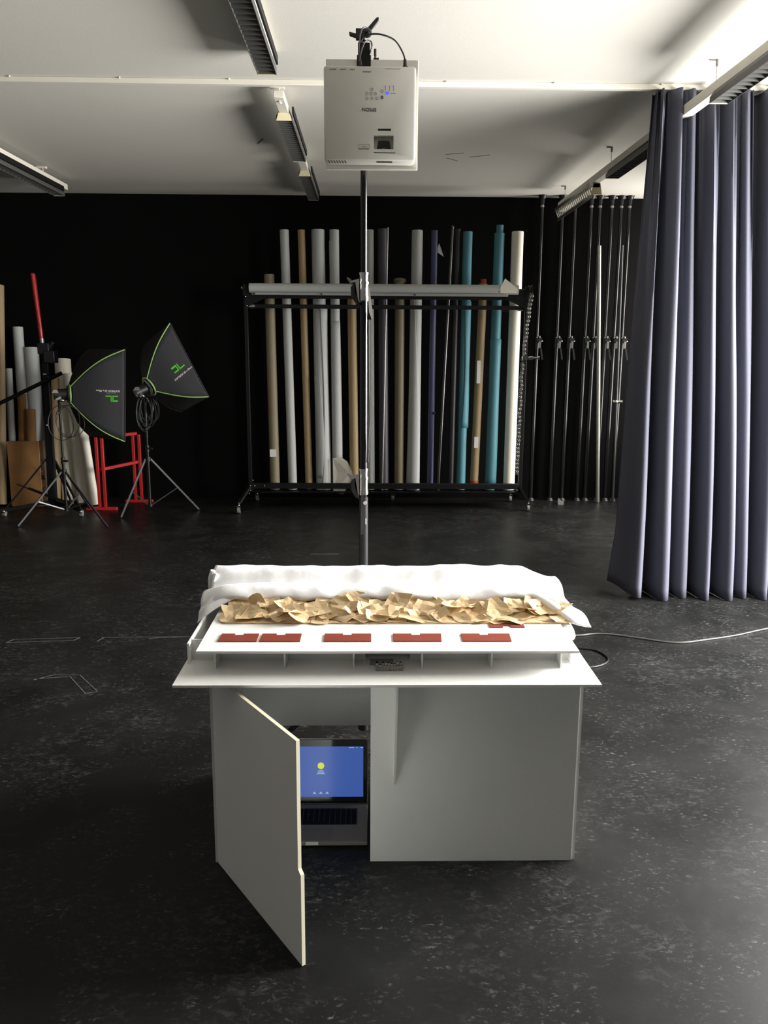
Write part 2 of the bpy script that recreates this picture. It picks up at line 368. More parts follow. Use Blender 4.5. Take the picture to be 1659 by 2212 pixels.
# door: hinge at (-.46,2.30), free edge at (-.165,1.855)
hx, hy, fx, fy = -.461, 2.296, -.168, 1.858
d = V((fx-hx, fy-hy, 0)); Ld = d.length; d.normalize(); nrm = V((-d.y, d.x, 0))  # towards +x +y
door = tb and MB()
def dp(s_, z_, o_=0): return V((hx, hy, 0))+d*s_+nrm*o_+V((0, 0, z_))
poly = [dp(0, .002), dp(Ld, .002), dp(Ld, .262), dp(Ld-.014, .272), dp(Ld-.014, .621), dp(0, .621)]
do = MB().prism(poly, nrm*.009).build('door', board_grey, tb, smooth=False)
e = MB()
e.prism([dp(Ld+.0005, .003, -.0005), dp(Ld+.0005, .262, -.0005), dp(Ld+.0005, .262, .0095), dp(Ld+.0005, .003, .0095)], d*.0008)
e.prism([dp(Ld-.0135, .272, -.0005), dp(Ld-.0135, .6215, -.0005), dp(Ld-.0135, .6215, .0095), dp(Ld-.0135, .272, .0095)], d*.0008)
e.prism([dp(0, .6212, -.0005), dp(Ld-.0135, .6212, -.0005), dp(Ld-.0135, .6212, .0095), dp(0, .6212, .0095)], V((0, 0, .0008)))
e.prism([dp(Ld-.0135, .2722, -.0005), dp(Ld, .2625, -.0005), dp(Ld, .2625, .0095), dp(Ld-.0135, .2722, .0095)], V((0, 0, .0008)))
eo = e.build('edge_strip', cream_edge, do, smooth=False); eo['label'] = 'cream raw board edge'
# stepped compartment tier
for xx in (-.443, -.242, -.042, .157, .360, .563):
    MB().bb(xx-.0025, xx+.0025, 2.263, 2.333, ZS, .713).build('divider', board_grey, tb)
MB().bb(-.525, -.008, 2.333, 2.339, ZS, .713).bb(.125, .605, 2.333, 2.339, ZS, .713).build('compartment_back', board_grey, tb)
MB().bb(.600, .606, 2.30, 2.86, ZS, .713).build('tier_side', white_board, tb)
MB().bb(-.53, -.524, 2.30, 2.86, ZS, .713).build('tier_side', white_board, tb)
MB().bb(-.487, .602, 2.217, 2.86, .7135, .7205).build('top_board', white_board, tb)
# rust-red cards in the top board
cards = [(-.439, -.326, 'first'), (-.318, -.199, 'second'), (-.13, .009, 'third'), (.074, .215, 'fourth'), (.278, .421, 'fifth')]
for i, (a, c, w_) in enumerate(cards):
    m_ = (a+c)/2-.002; k = .013; y0, y1 = 2.292, 2.357; zz = .7207
    pl = [(a, y0, zz), (c, y0, zz), (c+(.004 if i > 2 else 0), y1, zz), (m_+k, y1, zz), (m_+k, y1-.012, zz), (m_-k, y1-.012, zz), (m_-k, y1, zz), (a+(.002 if i < 2 else 0), y1, zz)]
    o = MB().prism(pl, (0, 0, .003)).build('rust_red_card', rust, smooth=False)
    lab = ['leftmost rust-red notched card on the white top board', 'rust-red notched card second from the left, close to the leftmost one',
           'middle rust-red notched card of the five in the front row', 'rust-red notched card with a grey speck, second from the right', 'brightest rust-red notched card, at the right end of the front row'][i]
    tag(o, lab, 'card', 'rust-red cards along the top board')
o = MB().bb(.375, .415, 2.415, 2.447, .7207, .7237).bb(.415, .44, 2.43, 2.447, .7207, .7237).bb(.44, .483, 2.415, 2.447, .7207, .7237).build('rust_red_card', rust, smooth=False)
tag(o, 'rust-red card mostly covered by the crumpled paper at the right', 'card', 'rust-red cards along the top board')
# small circuit board in the middle compartment
cb = thing('circuit_board', (.06, 2.26, ZS), 'small speckled circuit board in the middle compartment below the top board', 'electronics')
MB().bb(.022, .100, 2.243, 2.268, ZS+.0005, ZS+.014).build('board', mat('board_pattern', (225, 222, 210), .6, var=.3, vscale=160, c2=(60, 60, 56)), cb)
random.seed(2); 
for nm, cl in (('chip', print_dark), ('pin_header', mat('pale_parts', (190, 188, 180), .5))):
    q = MB()
    for i in range(9):
        xx = .026+i*.0085; yy = 2.245+random.random()*.020; q.box((xx, yy, ZS+.015+random.random()*.004), (.006, .005, .006))
    q.build(nm, cl, cb, smooth=False)
MB().bb(.005, .075, 2.285, 2.325, ZS+.002, ZS+.006).build('tape_strip', mat('grey_tape', (150, 150, 145), .4), cb)

# laptop on the floor inside the table
lp = thing('laptop', (-.16, 2.49, 0), 'open dark grey laptop with a blue login screen inside the table', 'laptop')
bx0, bx1, by0, by1 = -.326, .000, 2.380, 2.607
MB().bb(bx0, bx1, by0, by1, .002, .016).build('base', lap_grey, lp, bevel=.004)
MB().bb(bx0+.035, bx1-.035, by0+.098, by0+.198, .0162, .0167).build('keyboard_tray', mat('key_tray', (70, 66, 60), .7, spec=.1), lp)
ky = MB(); kz = .0168
for row in range(6):
    n_ = 14; y_ = by0+.100+row*.0162
    for c_ in range(n_):
        if row == 0 and 4 <= c_ <= 8:
            if c_ == 4: ky.bb(bx0+.037+4*.0181, bx0+.037+9*.0181-.003, y_, y_+.0135, kz, kz+.0012)
            continue
        ky.bb(bx0+.037+c_*.0181, bx0+.037+c_*.0181+.0155, y_, y_+(.0135 if row < 5 else .009), kz, kz+.0012)
ky.build('keys', mat('key_black', (16, 15, 14), .7, spec=.1), lp, smooth=False)
MB().bb(-.215, -.113, by0+.014, by0+.086, .0161, .0164).build('trackpad', mat('trackpad', (108, 104, 98), .5, spec=.2), lp)
MB().bb(-.198, -.158, by0-.0008, by0+.002, .006, .0165).build('latch_notch', sticker, lp)
ang = radians(14); up = V((0, sin(ang), cos(ang))); nn = V((0, -cos(ang), sin(ang)))
def sp(x_, h_, o_=0): return V((x_, by1+.004, .014))+up*h_+nn*o_
MB().tube([sp(bx0+.006, .2215, .0), sp(bx1-.006, .2215, .0), sp(bx1-.001, .215, 0), sp(bx1-.001, .19, 0)], .0012, 6, 2).build('lid_rim', chrome, lp)
ld = MB().prism([sp(bx0, 0), sp(bx1, 0), sp(bx1, .214), sp(bx1-.008, .222), sp(bx0+.008, .222), sp(bx0, .214)], -nn*.006).build('lid', lap_grey, lp, smooth=False)
MB().prism([sp(bx0+.003, .002), sp(bx1-.003, .002), sp(bx1-.003, .213), sp(bx1-.009, .219), sp(bx0+.009, .219), sp(bx0+.003, .213)], nn*.001).build('bezel', glass_black, ld, smooth=False)
sc = MB().prism([sp(bx0+.016, .024, .0012), sp(bx1-.016, .024, .0012), sp(bx1-.016, .196, .0012), sp(bx0+.016, .196, .0012)], nn*.0003).build('screen', emis('screen_blue', (58, 88, 160), .95), ld, smooth=False)
cx_ = -.163
def sdisc(name, m_, h_, rr, sx=1):
    MB().prism([sp(cx_+sx*rr*cos(t*pi/12), h_+rr*sin(t*pi/12), .0018) for t in range(24)], nn*.0003).build(name, m_, ld, smooth=False)
sdisc('account_picture', emis('ball_yellow', (214, 216, 50), .95), .130, .0115)
q = MB()
for i, (h_, wd) in enumerate(((.112, .009), (.107, .012), (.1015, .015))): q.prism([sp(cx_-wd, h_, .0018), sp(cx_+wd, h_, .0018), sp(cx_+wd*.85, h_+.003, .0018), sp(cx_-wd*.85, h_+.003, .0018)], nn*.0003)
for xx in (-.022, 0, .022): q.prism([sp(cx_+xx-.007, .034, .0018), sp(cx_+xx+.007, .034, .0018), sp(cx_+xx, .042, .0018)], nn*.0003)
for xx, wd in ((-.066, .018), (-.040, .004), (-.026, .009)): q.prism([sp(xx, .191, .0018), sp(xx+wd, .191, .0018), sp(xx+wd, .1935, .0018), sp(xx, .1935, .0018)], nn*.0003)
q.build('screen_icons', emis('icon_pale', (150, 170, 215), .9), ld, smooth=False)
tag(MB().tube([(.004, 2.625, .19), (.03, 2.63, .185), (.06, 2.6, .10), (.08, 2.62, .01), (.2, 2.7, .008)], .003, 6).build('charging_cable', cable_grey), 'thin cable leading off behind the laptop lid', 'cable')

# crumpled kraft paper
random.seed(11)
def scrap(cx, cy, cz, s, seed, tilt):
    rn = random.Random(seed); N = 4
    R = Matrix.Rotation(rn.uniform(0, 2*pi), 3, 'Z'); T = Matrix.Rotation(tilt, 3, 'X') @ Matrix.Rotation(rn.uniform(-.35, .35), 3, 'Y')
    fa, fb = rn.uniform(0, pi), rn.uniform(0, pi); fo = rn.uniform(-.3, .3); fs = rn.uniform(.15, .5)*rn.choice((1, -1, 1)); curl = rn.uniform(-.8, .8)
    off = V((rn.uniform(0, 50), rn.uniform(0, 50), 0)); asp = rn.uniform(.6, 1)
    cut = [rn.uniform(.0, .45) for _ in range(4)]
    def fn(a, c):
        x, y = (a-.5)*2, (c-.5)*2*asp
        k = abs(x*y); x *= 1-.35*cut[0]*k; y *= 1-.6*cut[1]*k
        x += .12*noise.noise(V((x*1.5, y*1.5, 0))+off); y += .12*noise.noise(V((x*1.5, y*1.5, 5))+off)
        z = fs*max(0, x*cos(fa)+y*sin(fa)-fo)+.5*abs(x*cos(fb)+y*sin(fb)-fo*.5)*fs+curl*.25*(x*x-y*y*.5)
        z += .14*noise.noise(V((x*2.2, y*2.2, 9))+off)
        p = T @ (R @ V((x, y, z)))*s
        return V((cx+p.x, cy+p.y*.8, min(.786-.6*max(0, 2.56-cy-p.y*.8)*.35, max(.7255, cz+p.z*.8))))
    m_ = MB().grid(fn, N, N)
    # triangulate for crisp creases
    m_.f = [t for q_ in m_.f for t in ((q_[0], q_[1], q_[2]), (q_[0], q_[2], q_[3]))]
    return m_.build('kraft_paper_scrap', kraft, solid=.0008, smooth=False)
GP = 'crumpled kraft paper in front of the white cloth'
cnt = 0
for row, (yy, zz, n_, tl) in enumerate(((2.56, .750, 19, .5), (2.53, .744, 20, .5), (2.50, .737, 20, .45), (2.478, .731, 20, .4))):
    for i in range(n_):
        x0 = -.445+1.085*(i+.5)/n_+random.uniform(-.02, .02); x0 = min(.605, max(-.43, x0))
        s_ = random.uniform(.032, .052)
        if row == 3: s_ *= .85
        o = scrap(x0, yy+random.uniform(-.012, .012), zz+random.uniform(-.008, .008), s_, 1000+cnt, tl+random.uniform(-.4, .35)); cnt += 1
        tag(o, 'crumpled torn piece of brown kraft paper in the long heap before the white cloth', 'paper', GP)
# kraft sheet under the scraps
o = MB().grid(lambda a, c: V((-.455+a*1.11, 2.452+c*.16, .7225+.018*c*c+.006*abs(noise.noise(V((a*30, c*6, 1)))))), 90, 10).build('kraft_paper_sheet', kraft, solid=.0008, angle=22)
tag(o, 'creased flat brown kraft sheet lying under the crumpled paper pieces', 'paper')

# white cloth: folded roll behind the paper
prof = [(2.90, .60), (2.895, .70), (2.885, .775), (2.865, .797), (2.83, .800), (2.80, .790), (2.775, .760), (2.745, .752), (2.71, .768), (2.67, .785), (2.63, .792), (2.60, .786), (2.582, .770), (2.590, .757), (2.62, .752)]
prof = catmull([V((0, a, c)) for a, c in prof], 4)
def cl(a, c):
    x = -.545+a*1.235; p = prof[min(len(prof)-1, int(round(c*(len(prof)-1))))]
    y, z = p.y, p.z; t = max(0, min(1, (y-2.58)/.3))
    fr = 1-t
    z += .010*noise.noise(V((x*5, y*7, 0)))+.006*noise.noise(V((x*16, y*13, 3)))
    y += .010*noise.noise(V((x*4, 0, z*9)))*fr+.003*sin(x*40)*fr*noise.noise(V((x*6, 2, 1)))
    if a > .86:                                        # right end spreads forward and down
        k = (a-.86)/.14; k = k*k*(3-2*k)
        y -= .165*k*fr*(c > 0); z = z-(.055*k*fr)-.035*k*t*(z > .72)
        x -= .02*k*t
        z = max(z, .722) if c > .25 else z
    if a < .12:
        k = 1-a/.12; z -= .030*k*k*fr
        z = max(z, .722) if c > .25 else z
    return V((x, y, z))
fb = thing('white_cloth', (.08, 2.75, .60), 'long bunched white cloth lying along the back of the table top', 'cloth')
MB().grid(cl, 120, len(prof)-1).build('folded_roll', cloth, fb, solid=.004, angle=70)
def flap(a, c):                                      # loose end hanging over the left edge
    p = catmull([V((-.40, 2.61, .783)), V((-.45, 2.59, .778)), V((-.495, 2.57, .760)), V((-.525, 2.555, .742)), V((-.545, 2.55, .722))], 6)
    q_ = p[min(len(p)-1, int(round(a*(len(p)-1))))]; wd = .032+.018*a
    return q_+V((-.10*(c-.2)*wd, wd*(1-c)*.8-.01, -wd*(c-.35)*.9+.005*sin(c*9+a*4)))
MB().grid(flap, 24, 10).build('hanging_corner', cloth, fb, solid=.004, angle=70)
MB().tube([(-.555, 2.82, .70), (-.556, 2.815, .76), (-.545, 2.81, .795)], .009, 8).tube([(-.54, 2.80, .70), (-.538, 2.79, .76), (-.53, 2.79, .790)], .008, 8).sphere((-.562, 2.76, .722), .016, sc=(.8, 1, 1)).build('folded_end', cloth, fb)
MB().tube([(.612, 2.87, .70), (.622, 2.70, .705), (.628, 2.55, .705), (.625, 2.44, .702), (.62, 2.40, .70)], .017, 10).build('rolled_edge', cloth, fb)

# cables on the floor, right of the table
def cable(pts, rad, m_, label): return tag(MB().tube(pts, rad, 8).build('power_cable', m_), label, 'cable')
cable([(.30, 3.2, .005), (.8, 3.6, .005), (1.05, 4.25, .005), (1.206, 4.359, .005), (1.335, 4.374, .005), (1.496, 4.306, .005), (1.675, 4.233, .005), (1.873, 4.284, .005), (2.057, 4.351, .005), (2.293, 4.467, .005), (2.9, 4.75, .005), (3.35, 4.8, .005)], .005, cable_grey, 'long cable running over the floor to the right, under the curtain side')
cable([(.2, 3.2, .012), (.62, 3.9, .012), (.95, 4.17, .008), (1.134, 4.15, .005), (1.21, 4.108, .005), (1.236, 3.995, .005), (1.18, 3.913, .005), (1.08, 3.87, .005), (.9, 3.82, .005), (.6, 3.3, .005), (.3, 3.05, .005)], .005, cable_blk, 'black cable looping on the floor beside the right end of the table')
cable([(.35, 3.0, .005), (.7, 3.28, .005), (.855, 3.30, .005), (.885, 3.22, .005), (.85, 3.14, .005), (.7, 3.08, .005), (.4, 2.95, .005)], .005, cable_blk, 'short black cable loop peeking out behind the right side panel')

# tape marks on the floor
def outline(pts, wd=.006):
    q_ = MB()
    for a, c in zip(pts, pts[1:]): q_.bar(V(a)+V((0, 0, .0008)), V(c)+V((0, 0, .0008)), .0010, wd, up=(0, 0, 1)) if False else None
    for a, c in zip(pts, pts[1:]):
        a, c = V(a), V(c); t = (c-a).normalized(); s_ = V((-t.y, t.x, 0))*wd/2
        q_.prism([a+s_, c+s_, c-s_, a-s_], (0, 0, .0009))
    return q_
Z0 = .0003
tag(outline([(-.45, 6.217, Z0), (-.23, 6.218, Z0)], .012).build('tape_mark', tape_m, smooth=False), 'short pale tape line on the black floor just left of the projector pole', 'tape')
tag(outline([(-1.95, 4.25, Z0), (-1.60, 4.285, Z0), (-1.58, 4.33, Z0), (-1.93, 4.30, Z0), (-1.95, 4.25, Z0)], .005).build('tape_mark', tape_m, smooth=False), 'long thin tape outline on the floor at the left edge of the photo', 'tape')
tag(outline([(-1.47, 4.27, Z0), (-1.45, 4.33, Z0), (-.95, 4.345, Z0), (-1.15, 4.33, Z0), (-1.2, 4.31, Z0)], .005).build('tape_mark', tape_m, smooth=False), 'broken tape line on the floor left of the table corner', 'tape')
tag(outline([(-1.60, 3.74, Z0), (-1.53, 3.80, Z0), (-1.40, 3.80, Z0), (-1.25, 3.60, Z0), (-1.30, 3.58, Z0), (-1.44, 3.78, Z0), (-1.6, 3.75, Z0)], .005).build('tape_mark', tape_m, smooth=False), 'angled piece of clear tape stuck on the floor at the lower left', 'tape')

# ---------------------------------------------------------------- projector stand
PX, PY = -.019, 3.03
pole_black = mat('pole_black', (14, 14, 15), .16, 0, .45)
st = thing('projector_stand', (PX, PY, 0), 'tall telescopic black stand rising behind the table and carrying the projector', 'stand')
MB().cyl((PX+.002, PY, .10), (PX, PY, 1.02), .0165, seg=24).build('lower_pole', mat('scuffed_black_tube', (34, 33, 34), .6, spec=.3, var=.3, vscale=30), st)
MB().cyl((PX, PY, 1.02), (PX, PY, 1.76), .0135, seg=24).build('middle_pole', pole_black, st)
MB().cyl((PX, PY, 1.76), (PX, PY, 2.58), .0115, seg=24).build('upper_pole', pole_black, st)
for i, a in enumerate((-12, 90, 192)):
    dx, dy = cos(radians(a)), sin(radians(a))
    lg = MB().bar((PX+dx*.02, PY+dy*.02, .32), (PX+dx*.42, PY+dy*.42, .012), .022, .012).build('leg', black_metal, st)
    MB().bar((PX+dx*.02, PY+dy*.02, .11), (PX+dx*.21, PY+dy*.21, .165), .012, .006).build('brace', dull_metal, lg)
MB().cyl((PX, PY, .29), (PX, PY, .35), .024).cyl((PX, PY, .09), (PX, PY, .13), .02).build('leg_collar', black_plastic, st)
def collar(z):
    c_ = MB().cyl((PX, PY, z-.045), (PX, PY, z-.03), .018).cyl((PX, PY, z-.03), (PX, PY, z+.012), .0165).cyl((PX, PY, z+.012), (PX, PY, z+.02), .0185).cyl((PX, PY, z+.02), (PX, PY, z+.045), .0155)
    c_.cyl((PX, PY, z+.045), (PX, PY, z+.052), .0175).build('clamp_collar', chrome, st)
    b_ = MB().prism([(PX-.016, PY-.02, z+.03), (PX-.034, PY-.02, z+.025), (PX-.03, PY-.02, z-.02), (PX-.016, PY-.02, z-.05)], (0, .03, 0)).build('clamp_body', chrome, st)
    MB().cyl((PX-.03, PY-.01, z+.02), (PX-.046, PY-.01, z+.016), .006).prism([(PX-.040, PY-.014, z+.022), (PX-.047, PY-.014, z+.030), (PX-.060, PY-.014, z+.036), (PX-.059, PY-.014, z+.032), (PX-.056, PY-.014, z+.026), (PX-.044, PY-.014, z+.008)], (0, .008, 0)).build('lever', dull_metal, b_)
    MB().prism([(PX-.03, PY-.02, z+.02), (PX-.046, PY-.02, z+.0), (PX-.044, PY-.02, z-.03), (PX-.03, PY-.02, z-.052), (PX-.016, PY-.02, z-.06), (PX-.022, PY-.02, z-.03)], (0, .03, 0)).build('clamp_jaw', black_plastic, b_)
collar(1.775); collar(1.075)
lb = MB().box((PX-.0035, PY-.0168, .955), (.012, .0012, .15)).build('sticker', mat('worn_sticker', (150, 150, 148), .6, var=.8, vscale=70, stretch=(1, 1, .5), c2=(30, 30, 30)), st)
MB().cyl((PX+.006, PY-.0150, 1.0), (PX+.006, PY-.019, 1.0), .0065).build('round_knob', sticker, st)
MB().box((PX+.010, PY-.0165, .93), (.007, .002, .022)).build('tag_sticker', sticker, st)
# head
hz = 2.585
MB().bb(-.145, .163, 2.975, 2.99, 2.160, 2.505).build('mounting_plate', proj_white, st, bevel=.002)
hb = MB().cyl((PX, PY-.005, 2.50), (PX, PY-.01, 2.562), .019, .016).cyl((PX, PY-.01, 2.558), (PX, PY-.01, 2.562), .020).box((PX, PY-.02, 2.535), (.040, .03, .055)).box((PX, PY-.046, 2.493), (.046, .022, .05)).build('head_clamp', black_metal, st)
MB().cyl((PX, PY-.01, 2.562), (PX+.001, PY-.012, 2.571), .0175, .014).box((PX+.024, PY-.055, 2.53), (.002, .008, .06)).build('head_ring', chrome, hb)
MB().box((PX-.012, PY-.02, 2.592), (.03, .03, .028)).sphere((PX+.01, PY-.02, 2.597), .018, sc=(1, 1, .8)).build('ball_joint', black_plastic, st)
MB().prism([(PX-.010, PY-.025, 2.590), (PX-.012, PY-.025, 2.577), (PX-.048, PY-.025, 2.588), (PX-.050, PY-.025, 2.600)], (0, .012, 0)).build('wing_lever', black_plastic, st, bevel=.002)
MB().prism([(PX+.008, PY-.025, 2.608), (PX+.018, PY-.025, 2.598), (PX+.049, PY-.025, 2.633), (PX+.050, PY-.025, 2.645), (PX+.042, PY-.025, 2.644)], (0, .012, 0)).build('wing_lever', black_plastic, st, bevel=.002)
kn = MB().box((PX+.041, PY-.02, 2.507), (.018, .02, .022)).build('side_knob', black_plastic, st)
MB().cyl((PX+.038, PY-.02, 2.518), (PX+.038, PY-.02, 2.527), .003).cyl((PX+.038, PY-.02, 2.526), (PX+.038, PY-.02, 2.548), .0045).build('knob_handle', mat('brown_knob', (70, 40, 36), .4), kn)

# projector
pj = thing('projector', (0, 2.93, 2.16), 'white projector mounted upright on the pole with its lens at the bottom', 'projector')
x0, x1, z0, z1, yf, yb = -.148, .150, 2.172, 2.458, 2.885, 2.972
body = MB().bb(x0, x1, yf, yb, z0, z1).build('body', proj_white, pj, smooth=None, bevel=.008)
bpy.context.view_layer.update()
cut = MB().bb(.015, .079, yf-.01, yf+.028, 2.206, 2.248).build('cutter', proj_white); subtract(body, cut)
cut = MB().bb(.027, .071, yf-.01, yf+.006, 2.262, 2.269).bb(.014, .085, yf-.01, yf+.004, 2.1935, 2.1960).bb(.024, .076, yf+.018, yf+.038, z0-.01, z0+.01).build('cutter', proj_white); subtract(body, cut)
for p in body.data.polygons: p.use_smooth = True
try: body.data.set_sharp_from_angle(angle=radians(30))
except Exception: pass
MB().prism([(.024, yf+.020, 2.209), (.030, yf+.020, 2.236), (.066, yf+.020, 2.236), (.072, yf+.020, 2.209), (.048, yf+.020, 2.213)], (0, .007, 0)).build('lens_window', glass_black, pj, smooth=False)
MB().bb(.014, .0785, yf+.0275, yf+.0285, 2.207, 2.247).build('lens_well', proj_white, pj)
MB().bb(.028, .070, yf+.0045, yf+.0055, 2.263, 2.268).build('focus_slot', black_plastic, pj)
MB().bb(.015, .084, yf+.0025, yf+.0035, 2.1937, 2.1958).build('lens_shutter_slot', black_plastic, pj)
MB().bb(.025, .075, yf+.020, yf+.037, z0-.0006, z0+.003).build('remote_window', black_plastic, pj)
q = MB()
for i in range(7): q.prism([(-.138+i*.009, yf+.012, z0-.0004), (-.1335+i*.009, yf+.012, z0-.0004), (-.129+i*.009, yf+.05, z0-.0004), (-.1335+i*.009, yf+.05, z0-.0004)], (0, 0, .0008))
q.build('air_vent', print_dark, pj, smooth=False)
R_, U_ = (-1, 0, 0), (0, 0, -1)
text('EPSON', 'brand_lettering', print_dark, pj, (-.001, yf-.0006, 2.3265), R_, U_, .0155, bold=0)
q = MB()
for a, c in ((-.008, 2.374), (.005, 2.374), (.019, 2.374), (-.008, 2.360), (.008, 2.360), (.024, 2.360), (.008, 2.387), (.041, 2.382), (.041, 2.362)):
    q.torus((a, yf-.0003, c), .0042, .0006, (0, 1, 0), 16, 4)
q.build('control_buttons', print_grey, pj)
MB().torus((.041, yf-.0003, 2.364), .0032, .0012, (0, 1, 0), 12, 4).build('button_mark', print_dark, pj)
q = MB()
for a in (.052, .065, .078):
    for c in (2.386, 2.392, 2.397): q.box((a, yf-.0003, c), (.0022, .0006, .003))
for i in range(6): q.box((.068+i*.0032, yf-.0003, 2.3755), (.0022, .0006, .0018))
for xx, n_ in ((-.128, 7), (-.093, 6), (-.062, 5)):
    for i in range(n_): q.box((xx+i*.0032, yf-.0003, 2.446), (.0022, .0006, .003))
for i in range(12): q.box((.052+i*.0042, yf-.0003, 2.449), (.003, .0006, .0015))
for i in range(8): q.box((-.021+i*.0036, yf-.0003, 2.4395), (.0024, .0006, .004))
q.build('small_marks', print_grey, pj, smooth=False)
q = MB(); a, c, e_, g_ = -.036, .001, 2.204, 2.219
q.bb(a, c, yf-.0006, yf, e_, e_+.0006).bb(a, c, yf-.0006, yf, g_, g_+.0006).bb(a, a+.0006, yf-.0006, yf, e_, g_).bb(c-.0006, c, yf-.0006, yf, e_, g_)
for i in range(9): q.box((-.032+i*.0036, yf-.0003, 2.2068), (.0026, .0006, .0035))
for i in range(5): q.box((-.024+i*.0036, yf-.0003, 2.213), (.0026, .0006, .0016))
q.build('input_label', print_grey, pj, smooth=False)
MB().cyl((.0585, yf-.0012, 2.3765), (.0585, yf+.001, 2.3765), .0052, seg=16).build('status_lamp', emis('lamp_blue', (70, 80, 255), 1.6), pj)
for xx in (.117,):
    MB().cyl((xx, 2.93, z1+.001), (xx-.001, 2.93, z1+.034), .008, .005, seg=10).box((xx, 2.93, z1+.006), (.018, .014, .011)).build('power_plug', black_plastic, pj)
MB().box((-.031, 2.93, z1+.007), (.017, .014, .014)).cyl((-.031, 2.93, z1+.012), (-.030, 2.93, z1+.028), .006, .004, seg=10).build('video_plug', black_plastic, pj)
MB().tube([(.1165, 2.93, z1+.03), (.108, 2.935, 2.515), (.085, 2.95, 2.553), (.055, 2.97, 2.575), (.02, 2.985, 2.586), (-.015, 2.995, 2.583), (-.03, 3.0, 2.56), (-.03, 3.0, 2.50)], .0028, 8).build('power_cord', cable_blk, pj)
tag(MB().tube([(-.030, 2.93, z1+.025), (-.029, 2.935, 2.51), (-.015, 2.95, 2.55), (.002, 2.962, 2.557), (.008, 2.972, 2.547), (0, 3.0, 2.53)], .0024, 8).tube([(-.0335, 2.93, z1+.025), (-.035, 2.94, 2.53), (-.028, 2.96, 2.585), (-.015, 2.975, 2.602), (0, 2.985, 2.597), (.004, 2.99, 2.585)], .0024, 8).build('video_cable', cable_grey), 'grey double cable bent over the pole head at the projector left plug', 'cable')
tag(MB().tube([(-.001, 3.018, 1.69), (-.001, 3.012, 1.6), (.001, 3.01, 1.4), (.003, 3.012, 1.28), (.0, 3.02, 1.2), (-.003, 3.022, 1.15)], .0026, 8).tube([(-.006, 3.014, 1.66), (-.001, 3.012, 1.5), (.004, 3.01, 1.35), (-.002, 3.012, 1.2)], .0018, 6).build('hanging_cable', cable_grey), 'pair of thin cables hanging down along the middle of the pole', 'cable')
hp = thing('cable_connector', (-.004, 3.005, 1.66), 'pale wedge-shaped connector hanging beside the upper pole clamp', 'cable')
MB().prism([(-.006, 2.998, 1.775), (.0, 2.998, 1.775), (.006, 2.998, 1.74), (.012, 2.998, 1.70), (.014, 2.998, 1.665), (.010, 2.998, 1.665), (.0, 2.998, 1.69), (-.003, 2.998, 1.74)], (0, .014, 0)).build('shell', proj_white, hp)
MB().prism([(-.004, 3.0, 1.72), (.001, 3.0, 1.69), (.009, 3.0, 1.664), (-.007, 3.0, 1.664)], (0, .014, 0)).build('sleeve', black_plastic, hp)

# ---------------------------------------------------------------- paper rolls
def roll(top, bot, rad, m_, label, group, name='paper_roll', flare=0, loose=False, th0=0.0, twist=0, seg=40, open_end=True):
    top, bot = V(top), V(bot); z = (top-bot).normalized(); a = V((0, 1, 0)); x = a.cross(z).normalized()*-1; y = z.cross(x)
    m2_ = MB(); N = 12; vs = []
    for j in range(N+1):
        t = j/N; P = bot.lerp(top, t)
        R = rad*(1+flare*(1-t)**1.5)
        for i in range(seg+1):
            th = th0+2*pi*i/seg+twist*sin(t*5)
            k = 1-.07*(i/seg)
            vs.append(P+R*k*(cos(th)*x+sin(th)*y))
    for j in (0, N):                                   # inner wall of the hollow end
        P = bot.lerp(top, j/N)+z*(.02 if j == 0 else -.02)
        R = rad*(1+flare*(1-j/N)**1.5)*.72
        for i in range(seg+1):
            th = th0+2*pi*i/seg; vs.append(P+R*(cos(th)*x+sin(th)*y))
    W = seg+1; fs = []
    for j in range(N):
        fs += [(j*W+i, j*W+i+1, (j+1)*W+i+1, (j+1)*W+i) for i in range(seg)]
        fs.append((j*W+seg, j*W, (j+1)*W, (j+1)*W+seg))
    k0 = (N+1)*W; k1 = k0+W
    for i in range(seg):
        fs += [(i, k0+i, k0+i+1, i+1), (N*W+i, N*W+i+1, k1+i+1, k1+i)]
    fs += [tuple(range(k0, k0+seg)), tuple(range(k1, k1+seg))]
    m2_.add(vs, fs)
    if not loose:
        return tag(m2_.build(name, m_, angle=50), label, 'paper roll', group)
    t_ = thing(name, bot, label, 'paper roll', group); m2_.build('rolled_paper', m_, t_, angle=50)
    for (ta, tb_, w0, w1, ph, rr) in loose:
        def fn(a, c):
            t = ta+(tb_-ta)*c; P = bot.lerp(top, t); ww = w0+(w1-w0)*c
            th = ph+(a-.5)*ww+.3*sin(c*4); R = rad*(1+flare*(1-t)**1.5)*(1.10+rr*abs(a)*(.6+.4*sin(c*5+1)))
            return P+R*(cos(th)*x+sin(th)*y)
        MB().grid(fn, 16, 20).build('loose_sheet', m_, t_, solid=.0012, angle=70)
    return t_
G = 'paper rolls standing on the roll rack'
RY = 8.22
def rr(xt, zt, xb, zb, rad, m_, label, **k): return roll((xt, RY+.03, zt), (xb, RY-.02, max(zb, .176)), rad, m_, label, G, **k)
o1 = rr(-.962, 2.263, -.938, .175, .050, brown_paper, 'short grey-brown paper roll at the left end of the rack, with a white label')
MB().box((-.948, RY-.065, .545), (.062, .004, .075)).build('label_sticker', sticker, o1)
rr(-.81, 2.673, -.76, .17, .044, grey_paper, 'light grey paper roll, second from the left on the rack', th0=.3)
rr(-.647, 2.674, -.596, .18, .036, tan_paper, 'tall thin tan paper roll standing between two light grey rolls')
rr(-.488, 2.676, -.46, .171, .064, grey_paper, 'thickest light grey roll with a torn, loosely wrapped sheet', loose=[(.0, .72, 1.9, 1.1, 2.5, .35), (.05, .45, .8, 1.0, 1.2, .12)])
